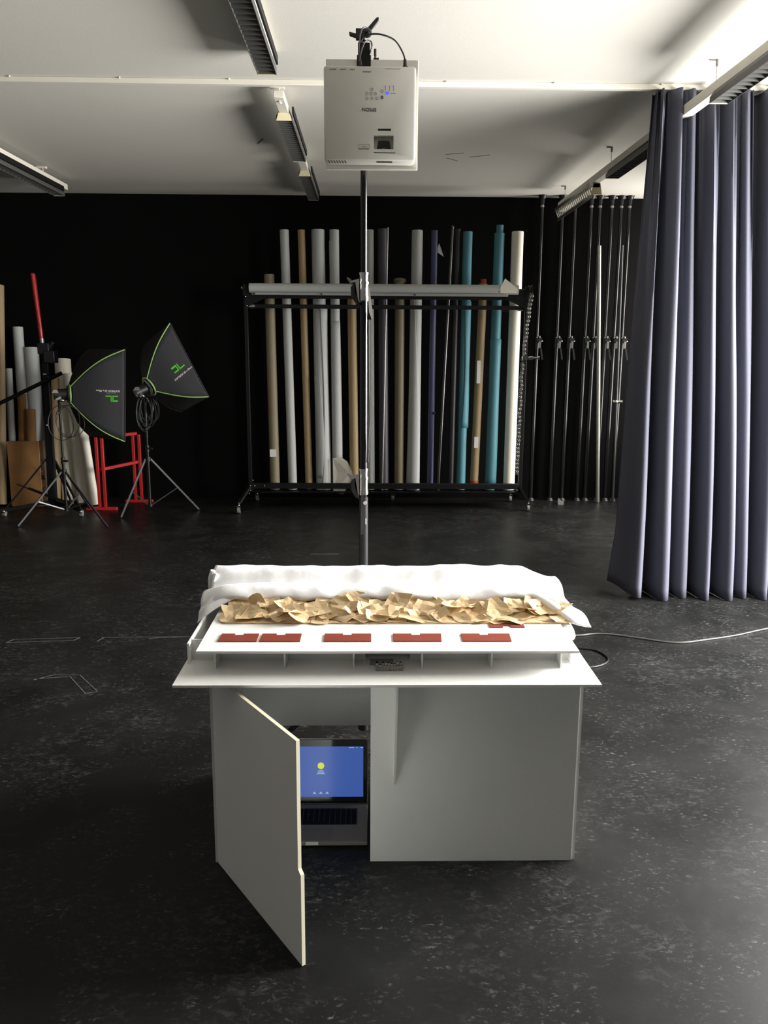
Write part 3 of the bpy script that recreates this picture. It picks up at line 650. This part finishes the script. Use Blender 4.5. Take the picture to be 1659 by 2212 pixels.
r5 = rr(-.333, 2.677, -.315, .165, .046, grey_paper, 'light grey roll whose sheet flares out in a bent flap at the bottom', loose=[(.12, .66, 2.2, 1.9, 1.9, .14), (.75, .96, 1.6, 1.2, .7, .2)])
MB().prism([(-.355, RY-.085, .50), (-.27, RY-.10, .51), (-.21, RY-.12, .47), (-.165, RY-.14, .38), (-.155, RY-.14, .33), (-.20, RY-.12, .23), (-.25, RY-.10, .14), (-.35, RY-.09, .155)], (0, .002, 0)).build('bent_flap', cream_paper, r5, smooth=False)
o6 = rr(-.166, 2.048, -.141, .176, .045, tan_paper, 'shorter tan paper roll just left of the projector pole')
MB().box((-.143, RY-.066, .27), (.03, .004, .09)).build('brown_tape', mat('brown_tape', (80, 52, 26), .4), o6)
rr(.006, 2.68, .024, .178, .040, grey_paper, 'light grey paper roll standing directly behind the projector pole')
rr(.128, 2.689, .156, .178, .048, dark_paper, 'dark charcoal paper roll right of the projector pole')
o9 = rr(.299, 2.21, .31, .178, .049, brown_paper, 'olive-brown paper roll with a crumpled top end, lower than its neighbours')
MB().sphere((.30, RY+.03, 2.215), .058, 12, 6, (1.15, 1, .5)).build('crumpled_end', brown_paper, o9)
rr(.463, 2.68, .451, .176, .054, grey_paper, 'wide light grey roll with a loose bulging sheet, in the middle of the rack', flare=.22, loose=[(.0, .78, 2.3, 1.0, .9, .2)])
o11 = rr(.627, 2.681, .62, .186, .032, navy_paper, 'thin navy blue paper roll with a black strap')
MB().cyl((.623, RY+.002, .92), (.623, RY+.002, .945), .034).sphere((.645, RY-.035, .945), .013).build('strap', black_plastic, o11)
rr(.846, 2.695, .826, .2, .032, blk_paper, 'thin black roll hardly visible against the wall, left of the first teal roll')
rr(.947, 2.671, .931, .18, .046, teal_paper, 'first teal paper roll, left of the tan roll with red ends', loose=[(.25, .74, 1.9, 1.4, 2.2, .16)])
o15 = rr(1.11, 2.19, 1.063, .19, .042, tan_paper, 'tan paper roll with red ends, standing between the two teal rolls')
MB().cyl((1.11, RY+.03, 2.185), (1.111, RY+.03, 2.235), .030).cyl((1.062, RY-.021, .185), (1.064, RY-.019, .27), .0445).build('red_end_cap', mat('red_tape', (170, 60, 30), .5), o15)
MB().box((1.070, RY-.065, .66), (.04, .004, .11)).box((1.075, RY-.063, 1.35), (.035, .004, .22)).build('label_sticker', sticker, o15)
o16 = rr(1.252, 2.66, 1.224, .178, .050, teal_paper, 'second teal paper roll, left of the cream roll, tallest on the rack', loose=[(.02, .60, 2.6, 2.6, 1.7, .14)])
MB().cyl((1.252, RY+.03, 2.65), (1.253, RY+.03, 2.735), .034).build('inner_roll', teal_paper, o16)
rr(1.426, 2.675, 1.418, .178, .058, cream_paper, 'bright cream-white paper roll at the right end of the rack')
# thin poles standing in the rack
tag(MB().cyl((.175, RY-.08, 2.69), (.136, RY-.08, .178), .009, seg=12).build('metal_rod', dull_metal), 'thin bright metal rod leaning beside the charcoal roll', 'rod')
tag(MB().cyl((.793, RY-.03, 2.70), (.695, RY-.09, .178), .013, seg=14).sphere((.793, RY-.03, 2.705), .016).build('metal_pole', mat('dark_steel_pole', (96, 94, 92), .3, .9)), 'slanting thin steel pole right of the navy roll', 'pole')
tag(MB().prism([(.71, 8.712, 2.62), (.76, 8.712, 2.49), (.68, 8.712, 2.54)], (0, .008, 0)).build('paper_corner', grey_paper, smooth=False), 'small triangular paper scrap hanging at the top behind the slanting pole', 'paper')

# roll rack
rk = thing('roll_rack', (.17, 8.1, 0), 'black wheeled metal rack holding upright paper rolls and one horizontal roll', 'rack')
def bb(n_, *a): return MB().bb(*a).build(n_, black_metal, rk, bevel=.003)
bb('upright', -1.175, -1.140, 7.985, 8.02, .20, 2.10); bb('upright', 1.475, 1.510, 7.985, 8.02, .20, 2.10)
bb('cross_bar', -1.14, 1.475, 7.99, 8.02, 2.025, 2.06); bb('cross_bar', -1.14, 1.475, 7.99, 8.02, 1.935, 1.972)
bb('cross_bar', -1.14, 1.475, 7.985, 8.02, .215, .270)
bb('cross_bar', -1.14, 1.475, 8.36, 8.39, 1.935, 1.972)
for xx in (-1.14, 1.45): MB().bb(xx, xx+.025, 8.02, 8.36, 1.935, 1.972).build('side_arm', black_metal, rk)
bb('tray', -1.14, 1.475, 8.08, 8.38, .155, .170)
for xx in (-1.16, 1.49):
    s_ = -1 if xx < 0 else 1
    MB().bar((xx, 7.99, .24), (xx+s_*.09, 7.83 if s_ < 0 else 7.98, .095), .03, .022).bar((xx, 8.0, .2), (xx, 8.5, .11), .03, .03).bar((xx, 8.02, .2), (xx, 8.34, .163), .02).build('foot', black_metal, rk)
    MB().prism([(xx-s_*.005, 7.98, 2.13), (xx-s_*.25, 7.98, 2.06), (xx-s_*.02, 7.98, 1.945), (xx+s_*.005, 7.98, 1.945)], (0, .006, 0)).build('gusset', black_metal, rk)
    MB().prism([(xx-.02, 7.975, 2.05), (xx+.02, 7.975, 2.05), (xx+.015, 7.975, 2.15), (xx-.015, 7.975, 2.15)], (0, .02, 0)).build('roll_bracket', black_metal, rk)
def caster(x, y, m_=None):
    t = MB().cyl((x-.012, y, .032), (x+.012, y, .032), .030, seg=20).build('caster', print_grey, rk)
    MB().box((x-.016, y, .05), (.003, .03, .05)).box((x+.016, y, .05), (.003, .03, .05)).box((x, y, .074), (.036, .034, .004)).cyl((x, y, .074), (x, y, .11), .007).prism([(x-.015, y-.012, .062), (x-.05, y-.02, .068), (x-.05, y-.012, .071), (x-.015, y-.004, .068)], (.01, 0, 0)).build('fork', chrome, t)
caster(-1.25, 7.83); caster(1.58, 7.98); caster(.256, 8.50); caster(-1.16, 8.50); caster(1.49, 8.50)
MB().bb(.24, .272, 8.39, 8.50, .11, .16).bb(.24, .272, 8.06, 8.50, .14, .155).build('caster_arm', black_metal, rk)
q = MB()
for x_, z_ in ((-1.13, .30), (-1.155, .245), (-1.115, .245), (-1.02, .245), (-1.155, .20), (-1.17, .17), (-1.155, 2.04), (-1.145, 1.955)): q.sphere((x_, 7.978, z_), .007, 8, 6)
q.build('bolt_heads', chrome, rk)
MB().box((-1.10, 7.988, 1.955), (.055, .003, .02)).build('label_sticker', print_grey, rk)
MB().cyl((-1.19, 8.0, 2.118), (-1.10, 8.0, 2.118), .006).cyl((-1.195, 8.0, 2.118), (-1.188, 8.0, 2.118), .016).build('spindle', dull_metal, rk)
MB().cyl((1.36, 8.0, 2.11), (1.50, 8.0, 2.11), .018).cyl((1.50, 8.0, 2.12), (1.53, 8.0, 2.12), .038, seg=20).cyl((1.53, 8.0, 2.12), (1.535, 8.0, 2.12), .045, seg=20).build('chain_wheel', black_plastic, rk)
def chain(p, q_, name='chain'):
    p, q_ = V(p), V(q_); Lc = (q_-p).length; n_ = int(Lc/.019); m_ = MB(); t = (q_-p).normalized()
    for i in range(n_):
        c_ = p+t*(i+.5)*.019+V((.004*sin(i*.7), 0, 0)); ax = V((0, 1, 0)) if i % 2 else V((.8, .6, 0)).normalized(); s_ = ax.cross(t).normalized()
        m_.tube([c_+t*.011, c_+s_*.007+t*.004, c_+s_*.007-t*.004, c_-t*.011, c_-s_*.007-t*.004, c_-s_*.007+t*.004], .0019, 4, 1, True)
    return m_.build(name, mat('chain_steel', (170, 170, 165), .35, .9), rk)
chain((1.515, 7.955, 2.09), (1.455, 7.96, 1.45)); chain((1.535, 7.955, 2.09), (1.468, 7.95, 1.45))
chain((1.455, 7.96, 1.45), (1.435, 7.96, .36)); chain((1.468, 7.95, 1.45), (1.452, 7.95, .36))
tag(MB().cyl((1.47, 7.94, 1.49), (1.62, 7.94, 1.49), .010).cyl((1.52, 7.94, 1.49), (1.56, 7.94, 1.49), .020).cyl((1.605, 7.94, 1.49), (1.62, 7.94, 1.49), .020).bb(1.462, 1.512, 7.93, 7.985, 1.475, 1.505).build('spring_clamp', chrome), 'small chrome clamp sticking out from the right upright of the rack', 'clamp')
# horizontal roll
hr = thing('paper_roll', (.12, 8.0, 2.075), 'horizontal pale grey paper roll lying across the top of the rack', 'paper roll')
MB().cyl((-1.115, 7.965, 2.117), (1.40, 7.965, 2.117), .044, seg=32).build('rolled_paper', grey_paper, hr)
MB().bb(-1.09, 1.30, 7.925, 7.935, 2.052, 2.075).build('weight_bar', mat('pale_bar', (150, 152, 148), .5), hr, bevel=.003)
MB().bb(-1.08, -1.06, 7.921, 7.926, 2.055, 2.07).bb(-.45, -.435, 7.921, 7.926, 2.055, 2.07).bb(.42, .435, 7.921, 7.926, 2.055, 2.07).build('bar_screws', black_plastic, hr)
MB().prism([(1.225, 7.92, 2.085), (1.225, 7.92, 2.135), (1.265, 7.91, 2.215), (1.385, 7.918, 2.125), (1.385, 7.92, 2.085)], (0, .002, 0)).build('bent_corner', cream_paper, hr, smooth=False)

# ---------------------------------------------------------------- telescopic poles at the back right
pp = [(1.690, 1.745), (1.885, 1.955), (2.015, 2.08), (2.18, 2.235), (2.262, 2.325), (2.39, 2.435), (2.478, 2.535), (2.565, 2.612)]
GPOLE = 'spring-loaded poles between floor and ceiling'
labs = ['nearest to the rack, first spring pole from the left', 'second spring pole from the left, below the tilted light', 'third spring pole from the left, right of the tilted light', 'fourth spring pole, left of the thick pale rod', 'fifth spring pole, right against the thick pale rod', 'sixth spring pole, just right of the pale rod', 'seventh spring pole, next to the last one', 'spring pole closest to the curtain, last on the right']
def make_pole(label):
    t = thing('spring_pole', (0, 8.58, 0), label, 'pole', GPOLE)
    MB().cyl((0, 8.58, .02), (0, 8.58, 1.60), .0215, seg=20).build('lower_tube', satin_black, t)
    MB().cyl((0, 8.58, 1.60), (0, 8.58, 3.04), .0175, seg=20).build('upper_tube', satin_black, t)
    MB().cyl((0, 8.58, 3.035), (0, 8.58, 3.068), .03, .045).cyl((0, 8.58, 2.99), (0, 8.58, 3.035), .022).build('ceiling_pad', black_plastic, t)
    MB().cyl((0, 8.58, .001), (0, 8.58, .03), .045, .028).build('floor_pad', black_plastic, t)
    MB().cyl((0, 8.58, 2.955), (0, 8.58, 2.975), .0195).build('neck_ring', dull_metal, t)
    c_ = MB().cyl((0, 8.58, 1.58), (0, 8.58, 1.70), .028).box((.02, 8.56, 1.665), (.05, .05, .05)).build('clamp', black_plastic, t)
    MB().sphere((-.008, 8.545, 1.69), .008).sphere((.045, 8.54, 1.655), .010).cyl((.02, 8.545, 1.70), (.02, 8.53, 1.68), .011).build('bolts', chrome, c_)
    MB().prism([(.012, 8.525, 1.655), (.034, 8.525, 1.655), (.032, 8.52, 1.585), (.014, 8.52, 1.585)], (0, .008, 0)).build('latch_plate', dull_metal, c_)
    MB().bar((.034, 8.525, 1.58), (.048, 8.505, 1.47), .014, .018).build('lever', mat('worn_lever', (70, 70, 70), .3, .5), c_)
    return t
def copy_tree(o, parent=None):
    c_ = o.copy(); C.objects.link(c_)
    if parent: c_.parent = parent
    for ch in [x for x in ALL if x.parent == o]: copy_tree(ch, c_)
    return c_
P0 = make_pole(labs[0]); ALL = list(bpy.data.objects)
for i, (xt, xb) in enumerate(pp):
    t = P0 if i == 0 else copy_tree(P0)
    t.location = ((xt+xb)/2, 8.58, 0); t['label'] = labs[i]
tag(MB().cyl((2.29, 8.52, 2.586), (2.40, 8.45, .004), .020, seg=16).build('aluminium_rod', mat('pale_aluminium', (170, 170, 160), .35, .8)), 'thick pale aluminium rod leaning among the black spring poles', 'rod')
tag(MB().cyl((2.522, 8.52, 2.594), (2.56, 8.45, .004), .012, seg=12).build('thin_rod', mat('grey_rod', (80, 80, 80), .4, .7)), 'thin dark grey rod leaning between the last two spring poles', 'rod')
tag(MB().cyl((2.50, 8.47, 1.05), (2.60, 8.47, 1.05), .018).sphere((2.53, 8.45, 1.05), .02).build('spring_clamp', chrome), 'shiny little clamp low on the seventh spring pole', 'clamp')
tag(MB().box((1.985, 8.35, .015), (.06, .05, .03)).prism([(1.95, 8.33, .03), (2.0, 8.33, .03), (1.96, 8.33, .07)], (0, .03, 0)).build('floor_wedge', print_grey), 'small grey wedge lying on the floor below the poles', 'wedge')

# ---------------------------------------------------------------- left corner: leaning rolls
GL = 'paper rolls leaning in the left corner'
def lr(xt, zt, xb, yb, rad, m_, label, yt=8.6, **k): return roll((xt, yt, zt), (xb, yb, rad*.35+.004), rad, m_, label, GL, **k)
a1 = lr(-3.66, 2.16, -3.66, 8.16, .048, tan_paper, 'tallest tan paper roll leaning at the left edge of the photo', yt=8.5)
MB().box((-3.66, 8.28, 1.62), (.05, .006, .10)).build('label_sticker', sticker, a1)
lr(-3.80, 1.8, -3.79, 8.16, .040, tan_paper, 'tan paper roll cut by the left edge of the photo', yt=8.4)
lr(-3.55, 1.76, -3.49, 8.42, .052, grey_paper, 'light grey roll leaning right behind the tallest tan roll')
lr(-3.62, 1.35, -3.60, 8.33, .036, grey_paper, 'slim light grey roll between the tan tube and the tall tan roll', yt=8.47)
lr(-3.43, 1.56, -3.38, 8.48, .072, grey_paper, 'wide pale grey roll left of the black crank stand')
lr(-3.50, 1.10, -3.53, 8.36, .040, card, 'short brown cardboard tube standing behind the cardboard box', yt=8.46)
lr(-3.41, .95, -3.42, 8.33, .048, card, 'shortest brown cardboard tube, beside the other tube behind the box', yt=8.42)
lr(-3.12, 1.44, -3.03, 8.30, .080, cream_paper, 'big white paper roll standing behind the left light stand')
lr(-3.00, 1.30, -2.865, 8.22, .068, cream_paper, 'middle white paper roll below the left softbox', yt=8.44)
lr(-2.90, 1.20, -2.735, 8.14, .048, cream_paper, 'slim white paper roll directly behind the red trestle', yt=8.30)
lr(-3.17, 1.25, -3.15, 8.22, .050, tan_paper, 'tan paper roll right of the cardboard box, behind the crank stand', yt=8.5)
# cardboard box
bx = thing('cardboard_box', (-3.35, 8.2, 0), 'flat brown cardboard box leaning against the rolls in the left corner', 'box')
MB().bb(-3.555, -3.24, 8.13, 8.17, .004, .655).build('carton', card, bx, bevel=.004)
MB().bb(-3.24, -3.20, 8.135, 8.17, .004, .66).build('side_strip', mat('dark_cardboard', (84, 62, 42), .8, var=.1), bx, bevel=.003)
text('MOHR', 'lettering', print_dark, bx, (-3.225, 8.133, .38), (0, 0, 1), (-1, 0, 0), .075)
MB().prism([(-3.255, 8.134, .13), (-3.20, 8.134, .115), (-3.225, 8.134, .145), (-3.20, 8.134, .16), (-3.225, 8.134, .175), (-3.20, 8.134, .205), (-3.255, 8.134, .19), (-3.235, 8.134, .16)], (0, -.001, 0)).build('printed_mark', print_dark, bx, smooth=False)

# ---------------------------------------------------------------- light stands and softboxes
def stand(hub, zhub, top, feet, zlow, label, prm):
    hx_, hy_ = hub; t = thing('light_stand', (hx_, hy_, 0), label, 'light stand')
    MB().cyl((hx_, hy_, .09), (hx_, hy_, zhub+.12), .014).build('lower_tube', satin_black, t)
    MB().cyl((hx_, hy_, zhub+.12), (hx_, hy_, top), .0105).build('upper_tube', satin_black, t)
    for za, zb_, rr_ in ((zhub-.02, zhub+.02, .026), (zhub+.07, zhub+.13, .018), (zlow-.012, zlow+.012, .022)): MB().cyl((hx_, hy_, za), (hx_, hy_, zb_), rr_).build('collar', black_plastic, t)
    MB().cyl((hx_+.01, hy_-.01, zhub+.10), (hx_+.05, hy_-.02, zhub+.10), .010).build('knob', black_plastic, t)
    for fx_, fy_ in feet:
        dv = V((fx_-hx_, fy_-hy_, 0)); h0 = V((hx_, hy_, zhub))+dv.normalized()*.024
        lg = MB().bar(h0, (fx_, fy_, .008), .013, .016).build('leg', mat('grey_stand_leg', (66, 66, 68), .3, .4), t)
        mid = h0.lerp(V((fx_, fy_, .008)), .55)
        MB().bar(V((hx_, hy_, zlow))+dv.normalized()*.015, mid, .009, .011).build('brace', dull_metal if prm else black_metal, lg)
        MB().sphere((fx_, fy_, .010), .010, 8, 6).build('rubber_foot', black_plastic, lg)
    return t
s1 = stand((-2.78, 7.50), .45, 1.13, [(-3.10, 7.18), (-2.32, 7.19), (-2.72, 7.98)], .10, 'black light stand in front of the white rolls, carrying the left softbox', True)
s2 = stand((-2.07, 7.72), .54, 1.17, [(-2.31, 7.58), (-1.66, 7.97), (-2.20, 8.16)], .10, 'light stand standing alone before the black wall, carrying the right softbox', False)
def head(t, c, direction):
    c = V(c); dv = V(direction).normalized()
    h = MB().cyl(c-dv*.13, c-dv*.02, .045, .052, seg=20).build('lamp_head', black_plastic, t)
    MB().cyl(c-dv*.02, c, .07, .085, seg=24, caps=False).build('speed_ring', dull_metal, h, solid=.003)
    MB().box(c-dv*.08+V((0, -.03, -.03)), (.05, .03, .03)).prism([c-dv*.10+V((-.03, -.05, .015)), c-dv*.10+V((.03, -.05, .015)), c-dv*.10+V((.018, -.05, .045)), c-dv*.10+V((-.012, -.05, .045))], (0, .01, 0)).sphere(c-dv*.06+V((.01, -.05, -.05)), .02, sc=(1.2, 1, .8)).build('tilt_bracket', chrome, h)
def coil(t, c, n_, seed, w_=.13, hh=.22):
    rn = random.Random(seed); m_ = MB(); c = V(c)
    for i in range(n_):
        a = w_*rn.uniform(.45, 1); b_ = hh*rn.uniform(.6, 1); ox = rn.uniform(-.03, .06); ph = rn.uniform(-.5, .5)
        m_.tube([c+V((ox+a*sin(th+ph*.3), -.03+.015*cos(th*2+i), -b_+b_*cos(th)*(1 if cos(th) > 0 else 1))) for th in [2*pi*k/12 for k in range(12)]], .0038, 6, 3, True)
    m_.build('coiled_cable', mat('rubber_cable', (46, 46, 46), .35), t)
def softbox(nt, nb, depth_vec, ring, label, logo, bow=.06):
    """nt, nb: near corners (top, bottom) of the front; depth_vec: near->far edge"""
    nt, nb, dv, ring = V(nt), V(nb), V(depth_vec), V(ring)
    ft, fb_ = nt+dv, nb+dv; cen = (nt+fb_)/2; ax = (cen-ring).normalized()
    t = thing('softbox', ring, label, 'softbox')
    cor = [nt, ft, fb_, nb]
    def rib(P, tt):
        o_ = (P-cen); o_ = (o_-o_.dot(ax)*ax); rc = ring+o_.normalized()*.085
        return rc.lerp(P, tt)+o_.normalized()*bow*sin(pi*tt)*(1-.25*tt)*1.3
    names = [(0, 1), (1, 2), (2, 3), (3, 0)]
    for i, (a, c) in enumerate(names):
        P, Q = cor[a], cor[c]
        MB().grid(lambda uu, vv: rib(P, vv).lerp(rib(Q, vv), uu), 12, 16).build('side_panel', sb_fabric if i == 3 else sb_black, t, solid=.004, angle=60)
    for P in cor:
        MB().tube([rib(P, k/16) for k in range(17)], .0055, 6, 1).build('piping', green if P in (nt, nb) else sb_black, t)
    MB().tube(cor, .006, 6, 1, True).build('front_binding', sb_black, t)
    kc = [P.lerp(cen, .12)-ax*.012 for P in cor]
    MB().grid(lambda uu, vv: kc[0].lerp(kc[1], uu).lerp(kc[3].lerp(kc[2], uu), vv), 2, 2).build('diffuser', mat('diffuser_cloth', (225, 225, 225), .9), t, solid=.003)
    MB().torus(ring+ax*.0, .086, .007, ax, 24, 6).build('rim', green, t)
    # printing on the near panel
    up_ = (nt-nb).normalized(); rg = (( (nt+nb)/2)-(rib(nt, .1)+rib(nb, .1))/2).normalized(); nr = rg.cross(up_)
    if nr.y > 0: nr = -nr
    def at(f_, h_): a_, b_ = rib(nb, f_), rib(nt, f_); return a_.lerp(b_, h_)+nr*.006
    return t, at, up_, rg, nr
t1, at, up_, rg, nr = softbox((-2.122, 7.35, 1.547), (-2.166, 7.35, .743), (-.46, .46, 0), (-2.66, 7.44, 1.153), 'left black softbox with green piping, facing right above the red trestle', None)
def jl(t, o_, R, U, s_):
    """bracket-like green mark: ] and L strokes, drawn in the R,U frame"""
    R, U = V(R).normalized(), V(U).normalized(); Nn = R.cross(U); q_ = MB()
    def st_(x0, y0, x1, y1): q_.prism([o_+R*(x*s_)+U*(y*s_) for x, y in ((x0, y0), (x1, y0), (x1, y1), (x0, y1))], Nn*.001)
    st_(-1.0, .72, -.1, 1.0); st_(-.28, 0, -.1, .72); st_(-1.0, 0, -.28, .22)
    st_(.02, 0, .2, 1.0); st_(.2, 0, 1.0, .22)
    q_.build('logo', logo_green, t, smooth=False)
R1 = -V(rg); U1 = -V(up_)
if R1.cross(U1).y > 0: R1 = -R1
jl(t1, at(.755, .505)+nr*.002, R1, U1, .055)
text('SOFTBOX 60 x 90cm', 'lettering', print_white, t1, at(.685, .565)+nr*.003, R1, U1, .0235)
text('studio light', 'small_lettering', print_grey, t1, at(.74, .535)+nr*.003, R1, U1, .020)
t2, at, up_, rg, nr = softbox((-1.735, 7.40, 1.775), (-1.420, 7.40, 1.140), (-.35, .50, -.17), (-1.96, 7.47, 1.225), 'right black softbox with green piping, tilted up before the black wall', None, bow=.045)
ca = radians(216); R1 = V((cos(ca-radians(180)), 0, sin(ca-radians(180)))); 
R1 = V((.78, 0, .62)).normalized(); R1 = (R1-R1.dot(nr)*nr).normalized(); U1 = V((-.62, 0, .78)); U1 = (U1-U1.dot(nr)*nr); U1 = (U1-U1.dot(R1)*R1).normalized()
jl(t2, at(.70, .46)+nr*.002, R1, U1, .058)
text('SOFTBOX 60 x 90cm', 'lettering', print_white, t2, at(.70, .46)+nr*.003-U1*.045+R1*.0, R1, U1, .022)
head(s1, (-2.66, 7.44, 1.153), (.75, .35, 0)); head(s2, (-1.975, 7.50, 1.215), (.7, .5, .35))
coil(s1, (-2.70, 7.40, 1.06), 3, 5, .13, .16); coil(s2, (-2.04, 7.66, 1.14), 8, 8, .12, .17)

# crank stand with boom
ck = thing('crank_stand', (-3.0, 7.8, 0), 'heavy black wheeled crank stand in front of the cardboard box', 'stand')
MB().bar((-3.02, 7.8, .10), (-2.985, 7.8, 1.52), .062, .062).build('column', black_metal, ck, bevel=.006)
MB().bar((-2.962, 7.765, .12), (-2.955, 7.765, 1.30), .014).build('slide_rail', mat('slide_rail', (56, 60, 60), .3, .6), ck)
MB().bb(-3.035, -2.93, 7.74, 7.84, 1.50, 1.60).bb(-2.98, -2.88, 7.73, 7.83, 1.42, 1.53).cyl((-2.95, 7.78, 1.55), (-2.90, 7.78, 1.61), .02).build('head_block', black_plastic, ck, bevel=.006)
for p, q_ in (((-3.0, 7.8, .12), (-3.42, 7.66, .06)), ((-3.0, 7.8, .12), (-2.70, 7.66, .06)), ((-3.0, 7.8, .12), (-2.95, 8.10, .06))):
    lg = MB().bar(p, q_, .03, .03).build('foot', black_metal, ck)
    MB().bar(V((-3.0, 7.8, .58)), V(p).lerp(V(q_), .97)+V((0, 0, .01)), .016, .016).build('strut', black_metal, ck)
    q_ = V(q_); w_ = MB().cyl(q_+V((-.012, 0, -.028)), q_+V((.012, 0, -.028)), .030, seg=18).build('caster', print_grey, lg)
    MB().sphere(q_+V((0, -.025, -.012)), .018, 10, 6, (1, .8, 1)).build('caster_cap', chrome, lg)
MB().bar((-3.2, 7.72, .26), (-2.75, 7.70, .09), .014).bar((-3.3, 7.7, .30), (-2.95, 7.8, .12), .012).build('brace', black_metal, ck)
MB().box((-2.985, 7.76, 1.32), (.03, .03, .006)).box((-3.0, 7.76, .85), (.012, .01, .014)).build('bolts', chrome, ck)
tag(MB().cyl((-3.62, 7.72, .95), (-2.82, 7.72, 1.33), .018).build('boom_arm', black_metal), 'black boom arm slanting up past the crank stand', 'boom')
rt = thing('red_tube', (-3.045, 7.85, 1.60), 'glossy red tube standing upright on top of the crank stand', 'tube')
MB().cyl((-3.030, 7.85, 1.63), (-3.075, 7.87, 2.215), .018, .024, seg=20).build('tube', red_gloss, rt)
MB().sphere((-3.076, 7.87, 2.215), .024, 12, 8, (1, 1, .6)).build('tip', red_gloss, rt)
MB().cyl((-3.027, 7.85, 1.60), (-3.031, 7.85, 1.64), .022).build('socket', dull_metal, rt)

# red trestle
tr = thing('red_trestle', (-2.58, 8.2, 0), 'red metal trestle standing partly hidden below the left softbox', 'trestle')
for k, (x_, y_, zt) in enumerate(((-2.63, 7.98, .73), (-2.575, 7.98, .73), (-2.395, 8.40, .70), (-2.335, 8.40, .70))):
    MB().bar((x_-.0, y_, .03), (x_, y_, zt), .028, .028).build('post', red_paint, tr, bevel=.003)
MB().bb(-2.76, -2.46, 7.96, 8.0, .0, .03).build('foot', red_paint, tr, bevel=.004)
MB().bb(-2.50, -2.22, 8.38, 8.42, .0, .03).build('foot', red_paint, tr, bevel=.004)
MB().bb(-2.66, -2.50, 7.96, 8.0, .73, .745).build('top_plate', red_paint, tr)
MB().bar((-2.60, 7.98, .40), (-2.36, 8.40, .42), .03, .03).build('cross_bar', red_paint, tr, bevel=.003)
MB().bar((-2.58, 7.98, .715), (-2.36, 8.40, .71), .03, .03).build('top_rail', red_paint, tr, bevel=.003)
